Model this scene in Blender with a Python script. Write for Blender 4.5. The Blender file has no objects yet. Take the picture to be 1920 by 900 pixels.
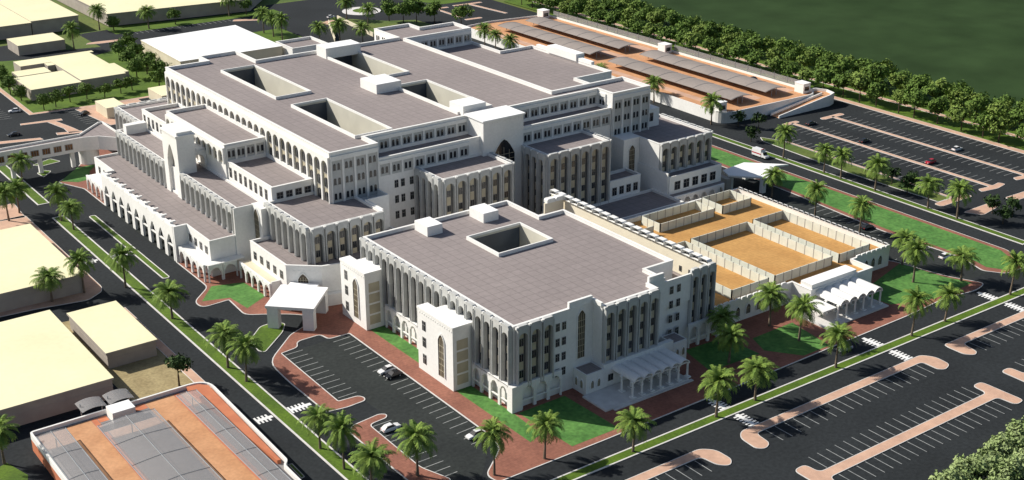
import bpy, math, random
from mathutils import Vector, Matrix
from mathutils.geometry import tessellate_polygon
random.seed(7)
R = math.radians
sc = bpy.context.scene
col = sc.collection
# ------------------------------------------------------------------ camera, sky, sun, exposure
cam = bpy.data.cameras.new('camera'); cam_o = bpy.data.objects.new('camera', cam); col.objects.link(cam_o)
cam_o.location = (-142.92, -195.52, 138.0)
cam_o.rotation_euler = (R(90 - 22.14), 0, R(-36.14))
cam.sensor_width = 36; cam.lens = 2457 / 1920 * 36; cam.clip_start = 1; cam.clip_end = 4000
sc.camera = cam_o
SUN_EL, SUN_AZ = 36.0, 126.0            # azimuth of the sun counter-clockwise from +x
w = bpy.data.worlds.new('World'); sc.world = w; w.use_nodes = True
nt = w.node_tree; bg = nt.nodes['Background']
sky = nt.nodes.new('ShaderNodeTexSky'); sky.sky_type = 'NISHITA'; sky.sun_disc = False
sky.sun_elevation = R(SUN_EL); sky.sun_rotation = R(90 - SUN_AZ); sky.air_density = 1.0; sky.dust_density = 1.5; sky.ozone_density = 1.0
nt.links.new(sky.outputs[0], bg.inputs[0]); bg.inputs[1].default_value = 0.072
sl = bpy.data.lights.new('sun', 'SUN'); sl.energy = 5.0; sl.angle = R(0.5); sl.color = (1.0, 0.95, 0.86)
so = bpy.data.objects.new('sun', sl); col.objects.link(so)
sd = Vector((math.cos(R(SUN_EL)) * math.cos(R(SUN_AZ)), math.cos(R(SUN_EL)) * math.sin(R(SUN_AZ)), math.sin(R(SUN_EL))))
so.rotation_euler = sd.to_track_quat('Z', 'Y').to_euler(); so.location = (-200, 300, 300)
sc.view_settings.view_transform = 'Standard'; sc.view_settings.look = 'None'
sc.view_settings.exposure = 0.31; sc.view_settings.gamma = 1.0

# ------------------------------------------------------------------ materials
def mat(name, c1, c2=None, scale=0.2, rough=0.85, detail=4.0, fine=None, grid=None, bump=0.0, spec=0.3, metallic=0.0):
    m = bpy.data.materials.new(name); m.use_nodes = True
    n = m.node_tree.nodes; l = m.node_tree.links; b = n['Principled BSDF']
    b.inputs['Roughness'].default_value = rough; b.inputs['Specular IOR Level'].default_value = spec
    b.inputs['Metallic'].default_value = metallic
    if c2 is None: c2 = tuple(x * 0.86 for x in c1)
    g = n.new('ShaderNodeNewGeometry')
    t = n.new('ShaderNodeTexNoise'); t.inputs['Scale'].default_value = scale; t.inputs['Detail'].default_value = detail
    l.new(g.outputs['Position'], t.inputs['Vector'])
    r = n.new('ShaderNodeValToRGB'); r.color_ramp.elements[0].position = 0.35; r.color_ramp.elements[1].position = 0.65
    r.color_ramp.elements[0].color = (*c2, 1); r.color_ramp.elements[1].color = (*c1, 1)
    l.new(t.outputs['Fac'], r.inputs['Fac']); out = r.outputs['Color']
    if fine:
        t2 = n.new('ShaderNodeTexNoise'); t2.inputs['Scale'].default_value = fine[0]; t2.inputs['Detail'].default_value = 3
        l.new(g.outputs['Position'], t2.inputs['Vector'])
        mr = n.new('ShaderNodeMapRange'); mr.inputs[1].default_value = 0.3; mr.inputs[2].default_value = 0.7
        mr.inputs[3].default_value = 1 - fine[1]; mr.inputs[4].default_value = 1 + fine[1]; l.new(t2.outputs['Fac'], mr.inputs[0])
        mx = n.new('ShaderNodeMix'); mx.data_type = 'RGBA'; mx.blend_type = 'MULTIPLY'; mx.inputs[0].default_value = 1
        l.new(out, mx.inputs[6]); l.new(mr.outputs[0], mx.inputs[7]); out = mx.outputs[2]
        if bump:
            bp = n.new('ShaderNodeBump'); bp.inputs['Strength'].default_value = bump; bp.inputs['Distance'].default_value = 0.1
            l.new(t2.outputs['Fac'], bp.inputs['Height']); l.new(bp.outputs[0], b.inputs['Normal'])
    if grid:
        bt = n.new('ShaderNodeTexBrick'); bt.offset = grid[3] if len(grid) > 3 else 0.0; bt.inputs['Scale'].default_value = 1.0
        bt.inputs['Brick Width'].default_value = grid[0]; bt.inputs['Row Height'].default_value = grid[0]
        bt.inputs['Mortar Size'].default_value = grid[1]; bt.inputs['Bias'].default_value = 0
        k = grid[2]
        bt.inputs['Color1'].default_value = (1, 1, 1, 1); bt.inputs['Color2'].default_value = (0.94, 0.94, 0.94, 1); bt.inputs['Mortar'].default_value = (k, k, k, 1)
        l.new(g.outputs['Position'], bt.inputs['Vector'])
        mx = n.new('ShaderNodeMix'); mx.data_type = 'RGBA'; mx.blend_type = 'MULTIPLY'; mx.inputs[0].default_value = 1
        l.new(out, mx.inputs[6]); l.new(bt.outputs['Color'], mx.inputs[7]); out = mx.outputs[2]
    l.new(out, b.inputs['Base Color'])
    return m
M = {}
M['white'] = mat('white_render', (0.80, 0.792, 0.765), (0.75, 0.742, 0.715), 0.12, fine=(1.5, 0.04))
M['roofwhite'] = mat('white_roof', (0.86, 0.86, 0.85), (0.82, 0.82, 0.82), 0.2)
M['stone'] = mat('pale_grey_stone', (0.50, 0.505, 0.49), (0.44, 0.445, 0.435), 0.25, fine=(1.2, 0.06))
M['screen'] = mat('pale_screen_wall', (0.76, 0.70, 0.56), (0.70, 0.64, 0.51), 0.2)
M['recess'] = mat('recess_shade', (0.115, 0.115, 0.112), (0.09, 0.09, 0.088), 0.4)  # shade inside the bay niches, put into the colour
M['leaf4'] = mat('thicket_leaf', (0.30, 0.37, 0.16), (0.19, 0.26, 0.09), 0.45)
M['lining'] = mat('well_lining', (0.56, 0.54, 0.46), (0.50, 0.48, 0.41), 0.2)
M['panel'] = mat('court_panel', (0.66, 0.67, 0.59), (0.58, 0.60, 0.52), 0.5)
M['concrete'] = mat('shaded_deck_concrete', (0.27, 0.25, 0.25), (0.20, 0.19, 0.19), 0.15, fine=(1.2, 0.1), grid=(5.0, 0.06, 0.8))  # concrete, with the shade under the canopies put into its grey
M['wellshade'] = mat('well_shade_blue', (0.060, 0.078, 0.105), (0.045, 0.058, 0.080), 0.3, rough=0.3)  # shade on the far wall of the wells, as a navy colour
M['tan'] = mat('tan_panel', (0.50, 0.45, 0.33), (0.43, 0.38, 0.28), 0.4)
M['cream'] = mat('cream_wall', (0.66, 0.60, 0.45), (0.60, 0.54, 0.40), 0.2)
M['creamroof'] = mat('cream_roof', (0.80, 0.75, 0.50), (0.76, 0.70, 0.45), 0.05, fine=(0.8, 0.03))
M['taupe'] = mat('taupe_wall', (0.40, 0.36, 0.31), (0.35, 0.31, 0.27), 0.3)
M['roof'] = mat('roof_paver', (0.285, 0.246, 0.238), (0.255, 0.220, 0.214), 0.03, fine=(0.9, 0.07), grid=(2.6, 0.11, 0.76, 0.0))
M['glass'] = mat('dark_glass', (0.022, 0.026, 0.032), (0.012, 0.014, 0.018), 0.8, rough=0.15, spec=0.5)
M['bronze'] = mat('bronze_screen', (0.10, 0.075, 0.045), (0.05, 0.04, 0.03), 1.2, rough=0.4)
M['frame'] = mat('window_frame', (0.33, 0.32, 0.30), None, 1.0)
M['amber'] = mat('amber_glass', (0.22, 0.10, 0.03), (0.08, 0.05, 0.03), 1.2, rough=0.25)
M['asphalt'] = mat('asphalt', (0.027, 0.031, 0.034), (0.021, 0.024, 0.0265), 0.05, rough=0.95, fine=(1.2, 0.20), spec=0.15)
M['asphalt2'] = mat('lot_asphalt', (0.034, 0.039, 0.038), (0.026, 0.030, 0.030), 0.08, rough=0.95, fine=(1.2, 0.20), spec=0.15)
M['paint'] = mat('road_paint', (0.80, 0.80, 0.79), (0.70, 0.70, 0.69), 0.6)
M['line'] = mat('bay_paint', (0.36, 0.37, 0.36), (0.22, 0.23, 0.23), 0.8)
M['kerb'] = mat('kerb_concrete', (0.68, 0.66, 0.63), (0.58, 0.56, 0.54), 0.5)
M['brick'] = mat('brick_paving', (0.31, 0.130, 0.088), (0.24, 0.098, 0.068), 0.15, fine=(1.2, 0.12), grid=(0.9, 0.05, 0.8, 0.5))
M['pink'] = mat('pink_paving', (0.60, 0.385, 0.275), (0.49, 0.31, 0.225), 0.2, fine=(1.0, 0.07))
M['lawn'] = mat('lawn_grass', (0.100, 0.235, 0.052), (0.060, 0.165, 0.034), 0.22, fine=(1.0, 0.26), bump=0.3)
M['verge'] = mat('verge_grass', (0.092, 0.160, 0.010), (0.060, 0.112, 0.008), 0.16, fine=(1.8, 0.22), bump=0.4)
M['field'] = mat('field_grass', (0.033, 0.060, 0.022), (0.024, 0.046, 0.016), 0.010, fine=(0.05, 0.18), spec=0.05)
M['olive'] = mat('olive_ground', (0.12, 0.15, 0.03), (0.07, 0.12, 0.02), 0.06, fine=(0.8, 0.2))
M['sand'] = mat('sandy_ground', (0.36, 0.29, 0.15), (0.28, 0.22, 0.11), 0.3, fine=(1.5, 0.2))
M['ochre'] = mat('ochre_paving', (0.54, 0.30, 0.10), (0.47, 0.25, 0.08), 0.15, fine=(1.2, 0.08), grid=(1.2, 0.05, 0.82))
M['orange'] = mat('orange_paving', (0.58, 0.31, 0.16), (0.49, 0.25, 0.125), 0.2, fine=(1.4, 0.10))
M['red'] = mat('red_orange_paving', (0.56, 0.20, 0.10), (0.48, 0.16, 0.08), 0.3)
M['shade'] = mat('shade_fabric', (0.30, 0.26, 0.235), (0.26, 0.225, 0.205), 0.1, fine=(1.0, 0.06))
M['metal'] = mat('grey_metal', (0.28, 0.30, 0.32), None, 0.5, rough=0.5)
M['voidshade'] = mat('painted_void_shade', (0.03, 0.02, 0.02), None, 0.5)  # near-black colour painted as shade in openings
M['bark'] = mat('palm_bark', (0.20, 0.15, 0.11), (0.13, 0.10, 0.07), 1.5)
M['wood'] = mat('tree_bark', (0.09, 0.065, 0.045), (0.06, 0.045, 0.03), 1.5)
M['palm'] = mat('palm_leaf', (0.200, 0.290, 0.048), (0.090, 0.162, 0.028), 0.9)
M['leaf'] = mat('tree_leaf', (0.135, 0.215, 0.036), (0.070, 0.130, 0.021), 0.45)
M['leaf2'] = mat('tree_leaf_pale', (0.190, 0.262, 0.052), (0.110, 0.175, 0.032), 0.45)
M['leaf3'] = mat('tree_leaf_dark', (0.045, 0.085, 0.020), (0.025, 0.055, 0.013), 0.45)
M['tyre'] = mat('tyre_rubber', (0.02, 0.02, 0.02), None, 2.0)
M['lamp'] = mat('clear_lens', (0.75, 0.75, 0.72), None, 2.0, rough=0.2)
M['redlamp'] = mat('red_lens', (0.35, 0.02, 0.02), None, 2.0, rough=0.2)
def tr_mat():
    m = bpy.data.materials.new('translucent_mesh'); m.use_nodes = True
    n = m.node_tree.nodes; l = m.node_tree.links; b = n['Principled BSDF']
    b.inputs['Base Color'].default_value = (0.36, 0.35, 0.35, 1); b.inputs['Roughness'].default_value = 0.7
    tr = n.new('ShaderNodeBsdfTransparent'); mx = n.new('ShaderNodeMixShader')
    g = n.new('ShaderNodeNewGeometry'); t = n.new('ShaderNodeTexNoise'); t.inputs['Scale'].default_value = 0.6
    l.new(g.outputs['Position'], t.inputs['Vector'])
    mr = n.new('ShaderNodeMapRange'); mr.inputs[3].default_value = 0.34; mr.inputs[4].default_value = 0.46
    l.new(t.outputs['Fac'], mr.inputs[0]); l.new(mr.outputs[0], mx.inputs[0])
    l.new(tr.outputs[0], mx.inputs[1]); l.new(b.outputs[0], mx.inputs[2]); l.new(mx.outputs[0], n['Material Output'].inputs['Surface'])
    return m
M['mesh'] = tr_mat()

# ------------------------------------------------------------------ mesh helpers
class MB:
    def __init__(s): s.v = []; s.f = []; s.m = []
    def add(s, vs, fs, mi=0):
        o = len(s.v); s.v += [tuple(v) for v in vs]; s.f += [tuple(i + o for i in f) for f in fs]; s.m += [mi] * len(fs); return s
    def box(s, x0, y0, z0, x1, y1, z1, mi=0, top=None):
        v = [(x0, y0, z0), (x1, y0, z0), (x1, y1, z0), (x0, y1, z0), (x0, y0, z1), (x1, y0, z1), (x1, y1, z1), (x0, y1, z1)]
        s.add(v, [(0, 3, 2, 1), (0, 1, 5, 4), (1, 2, 6, 5), (2, 3, 7, 6), (3, 0, 4, 7)], mi)
        o = len(s.v) - 8; s.f.append((o + 4, o + 5, o + 6, o + 7)); s.m.append(mi if top is None else top); return s
    def slab(s, poly, z0, z1, side=0, top=0, bottom=False):
        n = len(poly); v = [(p[0], p[1], z0) for p in poly] + [(p[0], p[1], z1) for p in poly]
        s.add(v, [(i, (i + 1) % n, n + (i + 1) % n, n + i) for i in range(n)], side)
        s.fill([poly], z1, top)
        if bottom: s.fill([poly], z0, side)
        return s
    def fill(s, polys, z, mi=0):
        vs = [Vector((p[0], p[1], 0)) for q in polys for p in q]
        tr = tessellate_polygon([[Vector((p[0], p[1], 0)) for p in q] for q in polys])
        fs = []
        for t in tr:
            a, b, c = [vs[i] for i in t]
            fs.append(t if (b - a).cross(c - a).z > 0 else (t[0], t[2], t[1]))
        return s.add([(p.x, p.y, z) for p in vs], fs, mi)
    def sides(s, poly, z0, z1, mi=0, flip=False):
        n = len(poly); v = [(p[0], p[1], z0) for p in poly] + [(p[0], p[1], z1) for p in poly]
        fs = [(i, (i + 1) % n, n + (i + 1) % n, n + i) for i in range(n)]
        return s.add(v, [f[::-1] for f in fs] if flip else fs, mi)
    def ring(s, po, pi, z, mi=0):
        n = len(po); v = [(p[0], p[1], z) for p in po] + [(p[0], p[1], z) for p in pi]
        return s.add(v, [(i, (i + 1) % n, n + (i + 1) % n, n + i) for i in range(n)], mi)
    def face_prism(s, poly, y0, y1, mi=0):     # polygon in (x,z), front at y0 (towards -y), back at y1
        n = len(poly); vs = [Vector((p[0], p[1], 0)) for p in poly]
        v = [(p[0], y0, p[1]) for p in poly] + [(p[0], y1, p[1]) for p in poly]
        s.add(v, [(i, n + i, n + (i + 1) % n, (i + 1) % n) for i in range(n)], mi)
        o = len(s.v) - 2 * n
        for t in tessellate_polygon([vs]):
            a, b, c = [vs[i] for i in t]
            t = t if (b - a).cross(c - a).z > 0 else (t[0], t[2], t[1])
            s.f.append(tuple(o + i for i in t)); s.m.append(mi)
        return s
    def tube(s, pts, rads, seg=8, mi=0, cap=True):
        o = len(s.v)
        for k, (p, r) in enumerate(zip(pts, rads)):
            a = Vector(pts[min(k + 1, len(pts) - 1)]) - Vector(pts[max(k - 1, 0)]); q = a.to_track_quat('Z', 'Y')
            for i in range(seg):
                t = 2 * math.pi * i / seg; s.v.append(tuple(Vector(p) + q @ Vector((r * math.cos(t), r * math.sin(t), 0))))
        for k in range(len(pts) - 1):
            for i in range(seg):
                s.f.append((o + k * seg + i, o + k * seg + (i + 1) % seg, o + (k + 1) * seg + (i + 1) % seg, o + (k + 1) * seg + i)); s.m.append(mi)
        if cap:
            s.f.append(tuple(o + (len(pts) - 1) * seg + i for i in range(seg))); s.m.append(mi)
        return s
    def mesh(s, name, mats, off=(0, 0, 0)):
        me = bpy.data.meshes.new(name)
        me.from_pydata([(a - off[0], b - off[1], c - off[2]) for a, b, c in s.v], [], s.f)
        for m in (mats if isinstance(mats, (list, tuple)) else [mats]): me.materials.append(M[m])
        if any(s.m): me.polygons.foreach_set('material_index', s.m)
        me.update(); return me
    def build(s, name, mats, parent=None, smooth=False):
        off = woff(parent)
        me = s.mesh(name, mats, off)
        if smooth: me.polygons.foreach_set('use_smooth', [True] * len(me.polygons))
        return link(name, me, parent)
def woff(o):
    v = Vector((0, 0, 0))
    while o: v += Vector(o.location); o = o.parent
    return tuple(v)
def link(name, me, parent=None, loc=(0, 0, 0), rz=0.0):
    o = bpy.data.objects.new(name, me); col.objects.link(o)
    o.location = loc; o.rotation_euler = (0, 0, rz)
    if parent: o.parent = parent
    return o
def tag(o, label, cat, group=None):
    o['label'] = label; o['category'] = cat
    if group: o['group'] = group
    return o
def thing(name, label, cat, loc=(0, 0, 0), rz=0.0, group=None):
    o = bpy.data.objects.new(name, None); col.objects.link(o); o.location = loc; o.rotation_euler = (0, 0, rz)
    o.empty_display_size = 0.5
    return tag(o, label, cat, group)
def struct(name, b, mats):
    o = b.build(name, mats); o['kind'] = 'structure'; return o
def children(o): return [c for c in bpy.data.objects if c.parent == o]
def dup(o, loc, rz=0.0, label=None, scale=1.0, kids=None):
    c = o.copy(); col.objects.link(c); c.location = loc; c.rotation_euler = (0, 0, rz); c.scale = (scale,) * 3 if not isinstance(scale, tuple) else scale
    if label: c['label'] = label
    for ch in KIDS[o.name]:
        d = ch.copy(); col.objects.link(d); d.parent = c
    return c
KIDS = {}
def offset(poly, d):                             # inward offset of a CCW polygon
    n = len(poly); out = []
    for i in range(n):
        a, b, c = [Vector(poly[k % n][:2]) for k in (i - 1, i, i + 1)]
        e1 = (b - a).normalized(); e2 = (c - b).normalized()
        n1 = Vector((-e1.y, e1.x)); n2 = Vector((-e2.y, e2.x)); bis = n1 + n2
        L = bis.length
        if L < 1e-4: out.append((b.x + n1.x * d, b.y + n1.y * d)); continue
        bis /= L; k = d / max(0.35, bis.dot(n1)); out.append((b.x + bis.x * k, b.y + bis.y * k))
    return out
def rounded(poly, r, seg=5):
    n = len(poly); out = []
    for i in range(n):
        a, b, c = [Vector(poly[k % n][:2]) for k in (i - 1, i, i + 1)]
        rr = r[i] if isinstance(r, (list, tuple)) else r
        l1 = (a - b).length; l2 = (c - b).length; t = min(rr, l1 * 0.48, l2 * 0.48)
        if t < 0.05: out.append((b.x, b.y)); continue
        p = b + (a - b).normalized() * t; q = b + (c - b).normalized() * t
        for k in range(seg + 1):
            u = k / seg; s_ = p * (1 - u) ** 2 + b * 2 * u * (1 - u) + q * u * u; out.append((s_.x, s_.y))
    return out
def ccw(poly):
    a = sum(poly[i][0] * poly[(i + 1) % len(poly)][1] - poly[(i + 1) % len(poly)][0] * poly[i][1] for i in range(len(poly)))
    return list(poly) if a > 0 else list(poly)[::-1]
def rect(x0, y0, x1, y1): return [(x0, y0), (x1, y0), (x1, y1), (x0, y1)]
def island(name, poly, fill, h=0.14, kw=0.22, r=0.0, kerb='kerb', z0=0.0):
    p = ccw(rounded(poly, r)) if r else ccw(poly); q = offset(p, kw)
    b = MB(); b.sides(p, z0 - 0.05, z0 + h, 0); b.ring(p, q, z0 + h, 0); b.fill([q], z0 + h - 0.004, 1)
    return struct(name, b, [kerb, fill])
def sheet(name, poly, fill, z):
    return struct(name, MB().fill([ccw(poly)], z), [fill])

# ------------------------------------------------------------------ ground
sheet('ground', rect(-900, -600, 1500, 2500), 'olive', -0.30)
sheet('field', [(247.5, -400), (1500, -400), (1500, 2400), (240, 2400), (247.5, 345)], 'field', -0.02)
sheet('road', [(-130, -140), (240, -140), (240, 400), (140, 402), (-60, 388), (-130, 330)], 'asphalt', 0.0)
# front road: median, left road: median and lay-by strip
sheet('road', rect(-37, -33.6, 162, -19.5), 'asphalt', 0.004)
island('median', rect(-8.8 - 26, -28.0, 158, -25.2), 'verge', kw=0.35)
island('median', [(-41.2, -60), (-37.6, -60), (-37.6, 171), (-41.2, 171)], 'verge', kw=0.4)
island('median', [(-41.2, 184), (-37.6, 184), (-37.6, 232), (-41.2, 232)], 'verge', kw=0.4)
island('median', [(-32.2, 110), (-30.2, 110), (-30.2, 166), (-32.2, 166)], 'verge', kw=0.28, r=0.9)
# brick plinth round the hospital
PL = [(-25, 176), (-25, 98.5), (-31.6, 91.8), (-31.3, 87.4), (-24, 87.9), (-24.6, 77.4), (-19.6, 74.3), (-14.6, 70.6), (-11.9, 67.2), (-13.2, 64.5), (-20.7, 61.1),
      (-31.2, 51.2), (-31.8, 40), (-31.6, 23.4), (-27, 22.6), (-22.3, 22.9), (-21.7, 24.3), (-22.5, 25.8), (-27.1, 26.2), (-26.7, 53.5), (-22.1, 54.1), (-21.1, 56.8),
      (-15, 56.9), (-14.4, 53.6), (-9, 53.4), (-9.2, -5.5), (-10.5, -10), (-18.5, -16.4), (-18, -20), (8, -20.0), (60, -19.4), (106, -18.6), (122, -17.6), (133, -19.3), (138.4, -17.8),
      (134, -9), (131, 5), (129, 9), (129, 72), (131, 205), (-6, 232), (-18, 214), (-24, 205), (-29.8, 201), (-25, 190)]
RR = [1, 2, 3, 2, 0.5, 2, 2, 2, 1.5, 1, 1, 4, 3, 1, 1, 1, 1, 1, 0.3, 0.3, 1.5, 1.5, 1, 1, 0.3, 1, 2, 2, 1, 1, 0, 0, 3, 3, 2, 3, 2, 2, 0, 1, 1, 1, 1, 2, 1]
island('pavement', rounded(PL, RR, 4), 'brick', kw=0.24)
island('pavement', [(-30.1, 15.4), (-22.9, 16.3), (-21.6, 15.2), (-22.4, 13.9), (-26.8, 13.5), (-27, -6.6), (-24.5, -13.6), (-27, -17), (-31.7, -12), (-31.8, 13.2)], 'brick', r=1.2)
sheet('parking_lot', [(-26.6, 53.3), (-14.6, 53.3), (-9.3, 53), (-9.4, -5.5), (-19, -16), (-24, -13), (-27, -6), (-26.6, 13.4), (-22, 14), (-22.5, 25.6), (-27, 26)], 'asphalt2', 0.008)
island('lawn', [(-21.4, 63.4), (-29.6, 56.2), (-30.6, 58), (-29.4, 64.4), (-24.5, 69.4), (-20.6, 69.6), (-18.6, 67.4)], 'verge', r=1.2, kw=0.2)
# the crosswalks: a spine with short bars
def crosswalk(x0, x1, y0, y1, along):
    b = MB(); z = 0.012
    if along == 'y':
        n = int((y1 - y0) / 0.85)
        for i in range(n): b.add([(x0, y0 + i * .85, z), (x1, y0 + i * .85, z), (x1, y0 + i * .85 + .45, z), (x0, y0 + i * .85 + .45, z)], [(0, 1, 2, 3)])
        c = (x0 + x1) / 2; b.add([(c - .5, y0, z + .004), (c + .5, y0, z + .004), (c + .5, y1, z + .004), (c - .5, y1, z + .004)], [(0, 1, 2, 3)])
    else:
        n = int((x1 - x0) / 0.85)
        for i in range(n): b.add([(x0 + i * .85, y0, z), (x0 + i * .85 + .45, y0, z), (x0 + i * .85 + .45, y1, z), (x0 + i * .85, y1, z)], [(0, 1, 2, 3)])
        c = (y0 + y1) / 2; b.add([(x0, c - .5, z + .004), (x1, c - .5, z + .004), (x1, c + .5, z + .004), (x0, c + .5, z + .004)], [(0, 1, 2, 3)])
    struct('crosswalk', b, ['paint'])
for cx_ in (37.8, 87.8, 132.0):
    crosswalk(cx_ - 1.5, cx_ + 1.5, -25.0, -20.0, 'y'); crosswalk(cx_ - 1.5, cx_ + 1.5, -33.4, -28.2, 'y')
for cy_ in (28.8, 132.8):
    crosswalk(-45.2, -41.4, cy_ - 1.5, cy_ + 1.5, 'x'); crosswalk(-37.4, -32.4, cy_ - 1.5, cy_ + 1.5, 'x')
# bay lines
def bays(p0, p1, n, d, ln, name='parking_bay_lines', wd=0.18):
    b = MB(); p0 = Vector(p0); p1 = Vector(p1); d = Vector(d).normalized(); t = (p1 - p0).normalized() * wd / 2
    for i in range(n):
        c = p0.lerp(p1, i / (n - 1)); q = c + d * ln
        b.add([(*(c - t), 0.016), (*(c + t), 0.016), (*(q + t), 0.016), (*(q - t), 0.016)], [(0, 1, 2, 3)] if (t.x * d.y - t.y * d.x) > 0 else [(3, 2, 1, 0)])
    struct(name, b, ['line'])
bays((-9.6, 52), (-9.6, -5.0), 23, (-1, -0.05), 4.6); bays((-26.5, 52.4), (-26.5, 27.5), 11, (1, 0), 4.6)
bays((-26.7, 12.6), (-26.7, -12), 11, (1, 0), 4.6)
# front parking: pink strips and bay lines
S1 = [(33.4, -33.7), (91.4, -33.7), (93.4, -36.4), (93.1, -40.6), (90.2, -41.6), (88.8, -40.6), (88.8, -36.2), (35.4, -36.2), (34.9, -40.6), (32.6, -41.6), (31.0, -40.4), (31.4, -35.6)]
island('parking_island', S1, 'pink', r=1.3, kw=0.15)
island('parking_island', [(30.9, -53.6), (31.0, -50.4), (34.4, -50.2), (34.7, -53.8), (88.2, -53.6), (88.4, -49.8), (91.6, -49.8), (92.0, -60.4), (88.8, -60.6), (88.4, -56.3), (34.8, -56.3), (34.4, -60.4), (31, -60.4)], 'pink', r=1.3, kw=0.15)
island('parking_island', [(100.2, -33.6), (158, -33.6), (158, -36.2), (104.2, -36.0), (103.4, -40.4), (101.6, -41.2), (99.8, -39.6), (99.8, -35)], 'pink', r=1.3, kw=0.15)
island('parking_island', [(99.3, -49.4), (102.6, -49.4), (102.8, -53.4), (150, -53.4), (150, -56.2), (102.8, -56.2), (102.6, -60.4), (99.3, -60.4)], 'pink', r=1.3, kw=0.15)
island('parking_island', [(-12, -33.7), (21.8, -33.7), (24.2, -36), (24.3, -40.4), (22.4, -42), (20.4, -40.4), (19.8, -36.2), (-12, -36.2)], 'pink', r=1.3, kw=0.15)
for x0, x1, y, d, n in ((38.0, 86.6, -36.4, -1, 19), (37.2, 86.2, -53.5, 1, 20), (37.2, 86.2, -56.5, -1, 20), (106, 150, -36.3, -1, 18), (-8, 18, -36.4, -1, 11), (106, 148, -53.3, 1, 17)):
    bays((x0, y), (x1, y), n, (0, d), 4.8)
# lawns on the plinth (each a few mm above the paving)
ZL = 0.150
for p in ([(-4.0, 53), (-0.2, 53), (-0.2, 29.2), (-3.8, 30.8)], [(-4.3, 15.2), (-0.3, 15), (0.0, -1), (-0.4, -10.4), (-4.1, -11.8)], [(0.9, -0.9), (13.4, -0.7), (14, -18), (1.7, -18)],
          [(49.2, -0.2), (61.2, -0.6), (62, -11.6), (46.8, -11)], [(66.4, -5.0), (80.4, -4.6), (78.2, -18.2), (69.4, -18.2), (64, -11)],
          [(107, -6), (112, -1.6), (131.0, 3.6), (133, -9), (136, -15.6), (125, -16.6), (117.8, -15.6), (108, -12)],
          [(-29.8, 91), (-24, 98.2), (-16.3, 95.7), (-15.4, 84.6), (-22.4, 80.6), (-23.2, 88.9)], [(-28.6, 201), (-20, 211), (-13.3, 211), (-18, 205), (-20.5, 197.6), (-24.4, 197)]):
    sheet('lawn', p, 'lawn', ZL)
island('lawn', [(-31, 222), (-28.4, 219.4), (-22, 220.6), (-24, 225.4)], 'verge', r=0.8)
island('lawn', [(-32.2, 213.4), (-31.6, 208.3), (-27.6, 212.8), (-29.4, 215)], 'verge', r=0.8)
# east side: lawn strip, road, verge, big car park
sheet('parking_lot', rect(126, -14, 148.4, 64), 'asphalt2', 0.008)
island('pavement', [(148.6, 58), (146.0, 22), (147.6, -4), (144.6, -12.5), (148, -17.4), (156, -17.8), (162.4, -8), (162.4, 120), (150, 120)], 'brick', r=1.5)
sheet('lawn', [(150.6, 62), (148, 22), (149.4, -4), (147.4, -11.6), (150, -15.8), (155.6, -16), (160.6, -7), (160.6, 118), (152, 118)], 'lawn', ZL)
bays((147.2, 6), (147.2, 46), 15, (-1, 0), 4.8)
bays((128.6, -8), (128.6, 40), 18, (1, 0), 4.4)
island('median', rect(169.2, -8, 172.2, 230), 'verge', kw=0.4)
island('median', [(178.4, 27), (184.6, 27), (185.4, 96), (182, 104), (179.4, 100), (177.4, 60)], 'olive', r=1.0)
island('parking_island', [(184.0, 26.4), (185.4, 26.4), (186.2, 95), (184.8, 95)], 'pink', kw=0.12)
for x, y0, y1, c in ((203.3, 26.4, 109, 'h'), (221.2, 26.4, 106, 't')):
    island('parking_island', [(x - .8, y1), (x - .8, y0), (x - 5.6, y0 + .6), (x - 6.6, y0 - 1.6), (x, y0 - 2.6), (x + 5.4, y0 - 1.6), (x + 4.8, y0 + .6), (x + .8, y0), (x + .8, y1)], 'pink', kw=0.12, r=0.8)
island('parking_island', rect(215.6, 104.6, 227, 107), 'pink', r=1.2, kw=0.12)
island('parking_island', rect(199, 107.8, 206.6, 110), 'pink', r=1.0, kw=0.12)
island('parking_island', rect(176, 24.0, 191, 27), 'pink', r=1.2, kw=0.12)
island('parking_island', [(177, 17.4), (190, 17.6), (189.6, 14), (180, 12.4)], 'pink', r=1.2, kw=0.12)
island('parking_island', [(197.6, 17.6), (208, 17.4), (208, 13.8), (198, 14)], 'pink', r=1.2, kw=0.12)
island('parking_island', [(214, 17.6), (226, 17.4), (226, 13.8), (214, 14)], 'pink', r=1.2, kw=0.12)
for x, d in ((204.2, 1), (202.4, -1), (222.1, 1), (220.3, -1), (239.2, -1), (186.4, 1)):
    bays((x, 30), (x, 102), 28, (d, 0), 5.0, wd=0.16)
island('pavement', rect(239.6, -60, 242.6, 124), 'pink', kw=0.15)
sheet('verge', rect(242.6, -60, 247.6, 340), 'verge', 0.02)
island('pavement', rect(253.6, -60, 256.0, 330), 'pink', kw=0.15)
sheet('verge', rect(256, -60, 272, 340), 'verge', 0.015)
sheet('verge', rect(247.6, -60, 253.6, 340), 'verge', 0.024)
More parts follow.
